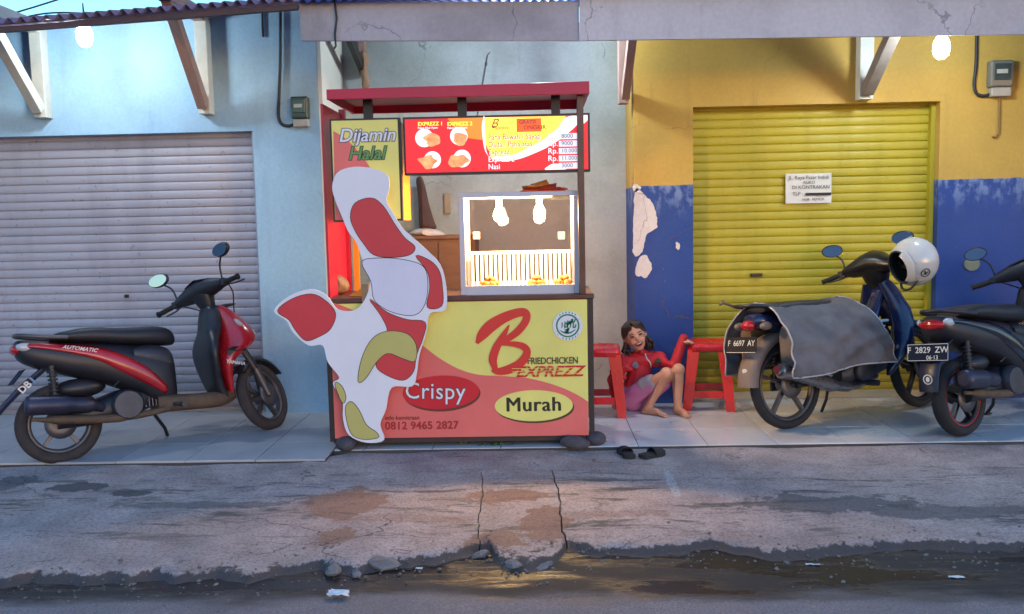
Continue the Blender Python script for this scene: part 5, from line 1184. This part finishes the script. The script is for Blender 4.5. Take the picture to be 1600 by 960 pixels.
# saddle bags: two pouches under one draped flap
t2 = thing('saddle_bag', 'grey canvas saddle bags with pale piping slung over the motorcycle seat', 'saddle bag', B2, radians(29)); t2.rotation_euler = t.rotation_euler
M_CAN = M('grey_canvas', (98, 94, 97), .85, .3, 4, .4); M_PIPE = M('pale_piping', (168, 164, 166), .7, .08, 9); M_CAN2 = M('dusty_lining', (112, 100, 96), .8, .25, 6, .3)
def drape(u, v):     # u along the bike 0..1, v across: -1 right hem, 0 seat, 1 left hem
    x = -.2+.72*u; s_ = 1 if v > 0 else -1; a = abs(v)
    if a < .3: y = a/.3*.13; z = .815-.02*(a/.3)**2
    else:
        k = (a-.3)/.7; y = .13+.19*sin(min(1, k*1.6)*pi/2)+.02*sin(u*7)*k; z = .795-.43*k-.015*sin(u*5+1)*k
        x += .16*k*(u-.1)
    k = max(0, (a-.3)/.7); cr = mnoise.noise(Vector((u*3.2+v*1.1, v*2.2, 1)))*.035+abs(mnoise.noise(Vector((u*6+v*2.4, v*3-u, 7))))*-.05+abs(mnoise.noise(Vector((u*3-v*5, v*2+u*2, 4))))*-.035+mnoise.noise(Vector((u*15, v*13, 2)))*.006
    return Vector((x+.012*mnoise.noise(Vector((u*4, v*5, 9))), s_*(y+cr*min(1, k*3+.2)), z+cr*.5*(1-min(1, k*3))-.016*sin(u*pi)*(1-min(1, k*2))))
mb = MB(); nu, nv = 40, 80
mb.add([drape(i/nu, -1+2*j/nv) for i in range(nu+1) for j in range(nv+1)], [(i*(nv+1)+j, (i+1)*(nv+1)+j, (i+1)*(nv+1)+j+1, i*(nv+1)+j+1) for i in range(nu) for j in range(nv)], True)
solid(mb.build('flap', M_CAN, t2), .0035)
for side in (-1, 1):
    L = [drape(0, side*k/28) for k in range(29)]+[drape(k/28, side) for k in range(1, 29)]+[drape(1, side*k/28) for k in range(27, -1, -1)]
    mb = MB(); mb.tube(L, .0055, 7); mb.build('piping', M_PIPE, t2)
    mb = MB(); y0, y1 = .13, .285; rings = []
    for x, k in ((-.14, .85), (-.12, 1), (.2, 1.04), (.62, 1), (.64, .9)):
        L = []
        for i in range(20):
            a = 2*pi*i/20; c, sn = cos(a), sin(a)
            L.append(Vector((x, side*(.175+(.06*k)*abs(c)**.5*(1 if c > 0 else -1)), .53+.135*k*abs(sn)**.5*(1 if sn > 0 else -1))))
        rings.append(L)
    mb.loft(rings); mb.build('pouch', M_CAN2 if side < 0 else M('brown_lining', (92, 74, 66), .8, .25, 6, .3), t2)

# helmet hung on the right mirror
hc = P(1428, 409, 5.78)
h = thing('helmet', 'white open-face helmet hung on the motorcycle handlebar', 'helmet', (hc.x, hc.y, hc.z-.15))
od = Vector((-.93, -.26, -.3)).normalized()
qd = od.to_track_quat('Z', 'Y').to_matrix().to_4x4()
def hshell(rad, t0, t1, n=40, m=22):
    mb = MB(); rings = []
    for i in range(m+1):
        th = t0+(t1-t0)*i/m
        L = []
        for k in range(n):
            a = 2*pi*k/n; d = qd @ Vector((sin(th)*cos(a), sin(th)*sin(a), cos(th)))
            L.append(hc+Vector((d.x*rad*.95, d.y*rad, d.z*rad*1.02)))
        rings.append(L)
    mb.loft(rings, False, True); return mb
hshell(.155, .78, 3.14).build('shell', M('white_gloss_shell', (196, 192, 186), .2, .06, 6, coat=.6), h, world=True)
mb = MB(); mb.tube([hc+(lambda d: Vector((d.x*.147, d.y*.15, d.z*.153)))(qd @ Vector((sin(.76)*cos(2*pi*k/40), sin(.76)*sin(2*pi*k/40), cos(.76)))) for k in range(40)], .007, 8, closed=True); mb.build('edge_trim', M_CABLE, h, world=True)
mb = MB(); rings = []
for i in range(8):
    th = .62+.3*i/7; rings.append([hc+(lambda d: d*.163)(qd @ Vector((sin(th)*cos(radians(-60+120*k/20)), sin(th)*sin(radians(-60+120*k/20)), cos(th)))) for k in range(21)])
mb.add([p for L in rings for p in L], [(i*21+k, i*21+k+1, (i+1)*21+k+1, (i+1)*21+k) for i in range(7) for k in range(20)], True); solid(mb.build('peak', M('white_gloss_shell'), h, world=True), .005)
hshell(.138, .82, 3.14).build('lining', M('dark_lining', (40, 34, 30), .9, .2, 14), h, world=True)
e = Vector((.1, -.93, -.42)).normalized(); u_ = e.cross(Vector((0, 0, 1))).normalized()*-1; v_ = e.cross(u_)*-1
cc_ = hc+e*.1565
mb = MB(); mb.poly(arc(0, 0, .03, .03, n=22), [arc(0, 0, .024, .024, n=22)[::-1]], lambda a, b, w_: hc+((cc_+u_*a+v_*b)-hc).normalized()*(.1575+w_), .0012)
mb.poly([(-.014, -.014), (-.006, -.016), (.002, 0), (.012, -.012), (.016, -.004), (.006, .006), (.012, .016), (-.002, .01), (-.012, .014), (-.008, .002)], [], lambda a, b, w_: hc+((cc_+u_*a+v_*b)-hc).normalized()*(.1575+w_), .0012)
mb.build('emblem', M_INK, h, world=True)
mb = MB(); 
for (a, b, l, an) in ((-.02, .09, .05, 1.0), (.005, .075, .045, -.6), (-.06, .05, .03, 1.3)):
    p = [(a+l*.5*cos(an)*k-.004*sin(an)*j, b+l*.5*sin(an)*k+.004*cos(an)*j) for k, j in ((-1, -1), (1, -.2), (1, .2), (-1, 1))]
    mb.poly(p, [], lambda a, b, w_: hc+((cc_+u_*a+v_*b)-hc).normalized()*(.1575+w_), .0012)
mb.build('decal', M('grey_decal', (110, 112, 120), .4, .1, 9), h, world=True)
mb = MB(); s0 = hc+Vector((-.03, -.12, -.12)); mb.tube(spline([tuple(s0), tuple(s0+Vector((-.03, .03, -.05))), tuple(s0+Vector((-.05, .1, -.05))), tuple(hc+Vector((-.03, .12, -.1)))], 4, False), .008, 6); mb.build('chin_strap', M_CABLE, h, world=True)
# ================================================================ STOOLS
M_STOOL = M('red_plastic', (204, 26, 34), .28, .08, 6, coat=.2)
def stool(loc, rz, label):
    t = thing('plastic_stool', label, 'stool', loc, rz, 'red plastic stools'); H_, a, b = .475, .135, .17
    def sq(h, z, r, n=5):
        L = []
        for cx, cy, a0 in ((1, 1, 0), (-1, 1, 90), (-1, -1, 180), (1, -1, 270)):
            for i in range(n):
                an = radians(a0+90*i/(n-1)); L.append(Vector((cx*(h-r)+r*cos(an), cy*(h-r)+r*sin(an), z)))
        return L
    mb = MB(); mb.loft([sq(a-.03, H_-.012, .03), sq(a-.02, H_-.004, .03), sq(a-.004, H_, .035), sq(a+.006, H_-.008, .035), sq(a+.012, H_-.06, .035), sq(a+.004, H_-.06, .03), sq(a-.004, H_-.016, .03)], False); mb.add(sq(a-.03, H_-.012, .03), [tuple(range(20))]); mb.build('seat', M_STOOL, t)
    for sx, sy in ((1, 1), (-1, 1), (-1, -1), (1, -1)):
        mb = MB(); rings = []
        for k in range(7):
            f = k/6; z = (H_-.045)*(1-f); h = a+.010+(b-a)*f; w_ = .085-.025*f; r = .016
            o = [(h, h), (h-.006, h), (h-w_, h), (h-w_, h-.005), (h-.012, h-.012), (h-.005, h-w_), (h, h-w_), (h, h-.006)]
            rings.append([Vector((sx*x, sy*y, z)) for x, y in o])
        mb.loft(rings, True, False); mb.build('leg', M_STOOL, t, bevel=.002)
    zr = .115; h = b-.012
    for (x0, y0, x1, y1) in ((-1, -1, 1, -1), (-1, 1, 1, 1), (-1, -1, -1, 1), (1, -1, 1, 1)):
        nx, ny = (0, y0) if y0 == y1 else (x0, 0)
        p0 = Vector((x0*(h-.045 if y0 == y1 else h-.006), y0*(h-.045 if x0 == x1 else h-.006), zr)); p1 = Vector((x1*(h-.045 if y0 == y1 else h-.006), y1*(h-.045 if x0 == x1 else h-.006), zr))
        mb = MB(); mb.bar(p0, p1, .012, .05); mb.build('stretcher', M_STOOL, t, bevel=.003)
    return t
stool((1.215, 6.29, 0), radians(-11), 'red plastic stool between the child and the motorcycle')
stool((.425, 6.13, 0), radians(-4), 'red plastic stool half hidden behind the food stall')

# ================================================================ CHILD
from mathutils.bvhtree import BVHTree
def fuse(name, bones, voxel, mat, parent, smooth=6, balls=()):
    mb = MB()
    for pts, rs in bones:
        mb.tube(pts, rs, 12)
        for p, r in zip(pts, rs): mb.ball(p, r*1.0, 12, 8)
    for c, r, m4 in balls: mb.ball(c, r, 18, 12, m4)
    o = mb.build(name, mat, None)
    r = o.modifiers.new('fuse', 'REMESH'); r.mode = 'VOXEL'; r.voxel_size = voxel; r.use_smooth_shade = True
    s_ = o.modifiers.new('smooth', 'SMOOTH'); s_.iterations = smooth; s_.factor = .5
    dg = bpy.context.evaluated_depsgraph_get(); me = bpy.data.meshes.new_from_object(o.evaluated_get(dg))
    old = o.data; o.modifiers.clear(); o.data = me; bpy.data.meshes.remove(old)
    if parent is not None:
        for v in me.vertices: v.co -= parent.location
        o.parent = parent
    for p in me.polygons: p.use_smooth = True
    me.materials.clear(); me.materials.append(mat)
    return o
M_SKIN = M('child_skin', (192, 138, 112), .55, .1, 14, .05); M_HAIR = M('dark_hair', (46, 32, 28), .45, .3, 30, .3, stretch=(6, 6, 1))
M_JACK = M('red_jacket', (182, 26, 38), .7, .14, 9, .25); M_SHORT = M('pink_shorts', (186, 110, 152), .8, .12, 9, .2); M_SHORT2 = M('grey_shorts', (150, 138, 142), .8, .14, 9, .2)
H = P(990, 627, 6.2); H.z = max(H.z, .085)
pers = thing('person', 'laughing barefoot child in red jacket and pink shorts sitting between the stools', 'person', (H.x, H.y, 0))
ch = P(999, 588, 6.24); nk = P(1001, 554, 6.22); hd = P(992, 526, 6.17)
sR, sL = P(977, 564, 6.2), P(1030, 561, 6.22)
eR, wR = P(958, 594, 6.14), P(962, 622, 6.05); eL, wL = P(1053, 573, 6.17), P(1066, 535, 6.2)
kA, aA, tA = P(1041, 584, 6.0), P(1012, 634, 6.06), P(1042, 646, 5.96)
kB, aB, tB = P(1060, 578, 6.04), P(1059, 634, 6.03), P(1076, 650, 5.93)
for a_, t_ in ((aA, tA), (aB, tB)): a_.z = .045; t_.z = .014
hA, hB = H+Vector((-.035, -.02, .0)), H+Vector((.06, .02, .0))
up = (P(984, 505, 6.17)-P(998, 546, 6.17)).normalized(); fw_ = Vector((.12, -.98, -.1)); fw_ = (fw_-up*fw_.dot(up)).normalized(); rt = fw_.cross(up)
HM = Matrix(((rt.x, -fw_.x, up.x), (rt.y, -fw_.y, up.y), (rt.z, -fw_.z, up.z))).to_4x4()        # head frame: x = image right, y = back, z = up
HS = 1.13
def hp(x, y, z): return hd+(HM @ Vector((x, y, z)))*HS
bones = [([H, ch, nk, hd-up*.05], [.085, .082, .035, .03]), ([sR, eR, wR], [.038, .03, .02]), ([sL, eL, wL], [.038, .03, .02]), ([sR, sL], [.045, .045]),
         ([hA, kA, aA], [.062, .045, .03]), ([hB, kB, aB], [.062, .045, .03])]
for kn, an in ((kA, aA), (kB, aB)): m = kn*.6+an*.4+Vector((0, .018, 0)); bones.append(([kn, m, an], [.038, .039, .025]))
def foot(an, to):
    d = (to-an); d.z = 0; L = d.length; d.normalize(); s_ = Vector((-d.y, d.x, 0)); heel = an-d*.025; heel.z = .022
    bones.append(([an, heel], [.024, .022])); bones.append(([heel, an+d*(L*.5)+Vector((0, 0, -.02)), an+d*(L*.85)+Vector((0, 0, -.029))], [.02, .021, .014]))
    bones.append(([an, an+d*(L*.55)+Vector((0, 0, -.018))], [.024, .022]))
    for k in range(5):
        o = (k-2)*.0125; l = L*(1.02, 1.06, 1.04, .99, .93)[k]; st_ = an+d*(L*.7)+s_*o*.9; st_.z = .016; e_ = an+d*l+s_*o*1.1; e_.z = .009
        bones.append(([st_, e_], [.0095, .008 if k else .0095]))
foot(aA, tA); foot(aB, tB)
def hand(w0, d, side, spread=.011):
    d = d.normalized(); n_ = side.normalized(); pal = w0+d*.035; bones.append(([w0, pal], [.018, .02])); x_ = d.cross(n_).normalized()
    for k in range(4):
        b0 = pal+x_*((k-1.5)*spread); l = (.04, .046, .043, .034)[k]; m = b0+d*l*.6-n_*.004; e_ = b0+d*l-n_*.016; bones.append(([b0, m, e_], [.0078, .0072, .006]))
    b0 = w0+d*.015+x_*.017; bones.append(([b0, b0+x_*.02+d*.014, b0+x_*.026+d*.032], [.009, .008, .007]))
hand(wL, Vector((.75, -.25, .1)), Vector((0, 0, 1))); wRf = wR.copy(); hand(wRf, Vector((-.1, -.55, -.6)), Vector((0, -.5, .8)))
balls = [(hp(0, .008, .012), (.068, .078, .082), HM), (hp(0, -.022, -.034), (.049, .05, .052), HM), (hp(0, -.078, -.006), (.011, .014, .016), HM), (hp(-.026, -.05, -.026), (.022, .02, .02), HM), (hp(.026, -.05, -.026), (.022, .02, .02), HM),
         (hp(-.068, .006, -.005), (.01, .016, .022), HM), (hp(.068, .006, -.005), (.01, .016, .022), HM), (hp(0, -.05, -.072), (.02, .018, .014), HM)]
balls = [(c, tuple(v*HS for v in r), m) for c, r, m in balls]
body = fuse('body', bones, .0045, M_SKIN, pers, 3, balls)
jb = [([H+Vector((0, 0, .02)), ch, nk-Vector((0, 0, .012))], [.096, .096, .052]), ([sR, sL], [.056, .056]), ([sR, eR, wR+(eR-wR)*.15], [.052, .044, .033]), ([sL, eL, wL+(wL-eL)*.16], [.052, .045, .033]),
      ([P(985, 556, 6.23), P(1002, 550, 6.17), P(1020, 555, 6.23)], [.026, .024, .026])]
rr = random.Random(4)
for k in range(7):      # folds
    a_, b_ = random.Random(k).choice([(sR, eR), (ch, H), (ch, H)]); f = rr.uniform(.1, .9); c = a_*(1-f)+b_*f+Vector((rr.uniform(-.05, .05), -.03, rr.uniform(-.02, .02)))
    jb.append(([c-Vector((.03, 0, rr.uniform(-.02, .02))), c, c+Vector((.03, 0, rr.uniform(-.02, .02)))], [.018, .027, .018]))
jk = fuse('jacket', jb, .006, M_JACK, pers, 3)
hipA = hA*.42+kA*.58; hipB = hB*.42+kB*.58
fuse('shorts', [([H, H+Vector((0, 0, .03))], [.095, .095]), ([hA, hipA], [.074, .066]), ([hB, hipB], [.074, .064])], .006, M_SHORT, pers, 3)
fuse('shorts_panel', [([hA*.55+kA*.45+Vector((.0, -.005, .012)), hipA+Vector((.003, -.003, .008))], [.066, .064])], .006, M_SHORT2, pers, 2)
# front of the jacket: zip and two badges laid on the cloth
bm_ = BVHTree.FromPolygons([v.co+pers.location for v in jk.data.vertices], [tuple(p.vertices) for p in jk.data.polygons])
def on(px, py, lift=.002):
    d = (P(px, py, 6)-CAM).normalized(); hit = bm_.ray_cast(CAM, d)[0]
    return (hit if hit is not None else P(px, py, 6.1))-d*lift
L = [on(x, y) for x, y in spline([(1008, 553), (1011, 561), (1016, 567), (1017, 574)], 3, False)]
mb = MB(); mb.tube(L, .0045, 6); mb.build('zip', M_PLTX, pers, world=True)
for cx, cy, r, m_ in ((993, 571, 5, M('badge_grey', (120, 128, 150), .6, .3, 40)), (1028, 566, 5.5, M('badge_dark', (60, 56, 44), .6, .3, 40))):
    c = on(cx, cy, .003); ringp = [on(cx+r*cos(2*pi*i/14), cy+r*1.1*sin(2*pi*i/14), .003) for i in range(14)]
    mb = MB(); mb.add([c]+ringp, [(0, (i+1) % 14+1, i+1) for i in range(14)]); mb.build('badge', m_, pers, world=True)
# face
def fpart(name, pos, r, m_): mb = MB(); mb.ball(hp(*pos), tuple(v*HS for v in r), 12, 8, HM); return mb.build(name, m_, pers, world=True)
M_EYE = M('dark_eye', (26, 18, 16), .2, .1, 9)
for s_ in (-1, 1):
    fpart('eye', (s_*.026, -.066, .012), (.0125, .006, .0055), M_EYE); 
    mb = MB(); mb.tube([hp(s_*.012, -.071, .026), hp(s_*.026, -.071, .031), hp(s_*.041, -.062, .027)], [.0025, .0035, .002], 6); mb.build('eyebrow', M_HAIR, pers, world=True)
fpart('mouth', (.002, -.066, -.042), (.023, .012, .0125), M('open_mouth', (96, 26, 28), .5, .1, 9)); fpart('teeth', (.002, -.074, -.0365), (.018, .006, .0045), M('teeth', (226, 220, 210), .3, .03, 9))
mb = MB(); mb.tube([hp(-.024, -.070, -.037), hp(-.01, -.079, -.0305), hp(.002, -.081, -.0315), hp(.014, -.079, -.0305), hp(.027, -.069, -.037), hp(.016, -.076, -.052), hp(.002, -.079, -.0555), hp(-.013, -.076, -.052)], .0036, 6, closed=True); mb.build('lips', M('lips', (168, 82, 78), .45, .1, 9), pers, world=True)
# hair: cap plus hanging locks
mb = MB(); cap_c = hp(0, .014, .018)
n_, m_ = 30, 18; mb.ball(cap_c, (.077*HS, .084*HS, .087*HS), n_, m_, HM); keep = []
inv = HM.inverted()
for i, f in enumerate(mb.f):
    c = (inv @ (sum((mb.v[k] for k in f), Vector())/len(f)-cap_c))/HS
    face = c.y < -.012 and c.z < .060-.6*(abs(c.x)/.08)**2*.05 and abs(c.x) < .071
    if not face: keep.append(i)
mb.f = [mb.f[i] for i in keep]; mb.sm = [True]*len(keep); mb.mi = [0]*len(keep)
rr = random.Random(8)
for k in range(46):
    s_ = 1 if k % 2 else -1; y0 = rr.uniform(-.012, .085); zz = rr.uniform(.0, .07); x0 = s_*sqrt(max(.0004, 1-((y0-.014)/.09)**2))*.074*(1-.4*zz/.09)
    ln = rr.uniform(.05, .11)
    pts = [hp(x0*.55, y0+.01, zz+.0), hp(x0*1.02, y0, zz-.035), hp(x0*1.1+s_*rr.uniform(0, .012), y0+rr.uniform(-.01, .01), -.06), hp(x0*1.08+s_*rr.uniform(-.005, .025), y0+rr.uniform(-.015, .015), -.03-ln*.55), hp(x0+s_*rr.uniform(-.01, .03), y0+rr.uniform(-.02, .02), -.03-ln)]
    mb.tube(spline([tuple(p) for p in pts], 3, False), [.008]*3+[.010]*6+[.007]*2+[.004, .0015], 6)
for k in range(24):
    s_ = 1 if k % 2 else -1; x0 = s_*(.012+.05*k/23); pts = [hp(.012, -.035+.03*k/23, .1), hp(x0*.9+.006, -.06+abs(x0)*.3, .085), hp(x0*1.02+s_*.004, -.058+abs(x0)*.5, .056), hp(s_*.071, -.035+.02*k/23, .015)]
    mb.tube(spline([tuple(p) for p in pts], 3, False), [.007]*7+[.005, .004, .002], 6)
mb.build('hair', M_HAIR, pers, world=True)

# ================================================================ SMALL THINGS ON THE GROUND
M_SAND = M('black_foam', (36, 34, 38), .8, .2, 20, .2)
def sandal(px, py, rz, label, sc=1.0, roll=0):
    c = G(px, py, -.03); t = thing('sandal', label, 'sandal', (c.x, c.y, -.034), rz, 'pair of dark sandals')
    ol = spline([(-.085, 0), (-.07, -.03), (-.02, -.03), (.03, -.038), (.075, -.032), (.095, 0), (.075, .034), (.03, .036), (-.02, .028), (-.07, .03)], 4); ol = [(x*sc, y*sc*1.15) for x, y in ol]
    mb = MB(); mb.poly(ol, [], lambda u, v, w_: Vector((u, v, w_+.004+.01*(u/.09)**2)), .018); mb.build('sole', M_SAND, t)
    mb = MB(); rows = []
    for i in range(7):
        x = (.0+.065*i/6)*sc; rows.append([Vector((x, .042*sc*cos(pi*k/10), .02+.042*sc*sin(pi*k/10)*(1-.25*i/6))) for k in range(11)])
    mb.add([p for r_ in rows for p in r_], [(i*11+k, (i+1)*11+k, (i+1)*11+k+1, i*11+k+1) for i in range(6) for k in range(10)], True); solid(mb.build('strap', M_SAND, t), .006)
sandal(979, 713, radians(100), 'dark sandal pointing at the wall, nearer the stall')
sandal(1018, 714, radians(35), 'dark sandal lying askew on the concrete, farther from the stall')
M_SCRAP = M('litter_white', (214, 214, 216), .6, .08, 14)
def scrap(px, py, z, sx, sy, rz, label, seed):
    c = G(px, py, z); rr_ = random.Random(seed); n = 6; mb = MB()
    vs = [Vector(((i/n-.5)*sx+rr_.uniform(-.1, .1)*sx/n*4, (j/n-.5)*sy+rr_.uniform(-.1, .1)*sy/n*4, .004+rr_.uniform(0, 1)*min(.022, sy*.35))) for i in range(n+1) for j in range(n+1)]
    mb.add(vs, [(i*(n+1)+j, (i+1)*(n+1)+j, (i+1)*(n+1)+j+1, i*(n+1)+j+1) for i in range(n) for j in range(n)]); o = mb.build('paper_scrap', M_SCRAP); o.location = (c.x, c.y, z); o.rotation_euler = (0, 0, rz); tag(o, label, 'litter', 'litter along the gutter')
scrap(529, 931, -.11, .085, .05, .1, 'crumpled white scrap on the road below the cut-out board', 1)
scrap(1270, 884, -.125, .06, .014, -.1, 'thin white scrap in the gutter before the motorcycle', 2)
scrap(1495, 904, -.125, .06, .016, -.15, 'thin white scrap on the road nearest the right edge', 3)
scrap(655, 890, -.125, .03, .014, 0, 'tiny white scrap in the gutter below the stall', 4)
# broken concrete lying along the edge
rr = random.Random(21)
for k, (px, py, s_, lb) in enumerate([(520, 893, .05, 'broken concrete lump in the gutter below the cut-out board'), (600, 885, .06, 'flat broken concrete lump in the gutter, left of the two joints'), (556, 897, .03, 'small concrete crumb in the gutter below the cut-out board'), (800, 884, .045, 'broken concrete lump below the narrow slab'), (850, 886, .035, 'small concrete lump at the corner of the narrow slab'), (750, 868, .035, 'concrete lump in the mouth of the left joint')]):
    c = G(px, py, -.12); mb = MB(); mb.ball((0, 0, .3*s_), (s_*1.3, s_*.7, s_*.45), 8, 6, R4(rr.uniform(-.3, .3), rr.uniform(-.3, .3), rr.uniform(0, 3)))
    for v in mb.v: v += Vector((rr.uniform(-1, 1), rr.uniform(-1, 1), rr.uniform(-.6, .6)))*s_*.18
    mb.sm = [False]*len(mb.f); o = mb.build('concrete_lump', M('lump_concrete', (120, 114, 114), .9, .25, 14, .5)); o.location = (c.x, c.y, -.128); tag(o, lb, 'rubble', 'broken concrete along the gutter')

# grit washed into the gutter
mb = MB(); rr = random.Random(77)
for k in range(520):
    x = rr.uniform(-2.6, 2.6); y = edge_y(x)+rr.gauss(-.06, .11); s_ = rr.choice([.003, .004, .005, .006, .009])*rr.uniform(.7, 1.2)
    z = apron_z(x, y) if y > edge_y(x) else -.105-.018*max(0, min(1, (y-3.0)/.45))
    mb.ball((x, y, z+s_*.3), (s_*rr.uniform(.8, 1.6), s_, s_*.7), 5, 4, R4(rr.uniform(-.4, .4), 0, rr.uniform(0, 3)))
mb.sm = [False]*len(mb.f); tag(mb.build('gravel', M('gutter_grit', (112, 106, 102), .9, .5, 40)), 'loose grit washed along the gutter', 'gravel', kind='stuff')
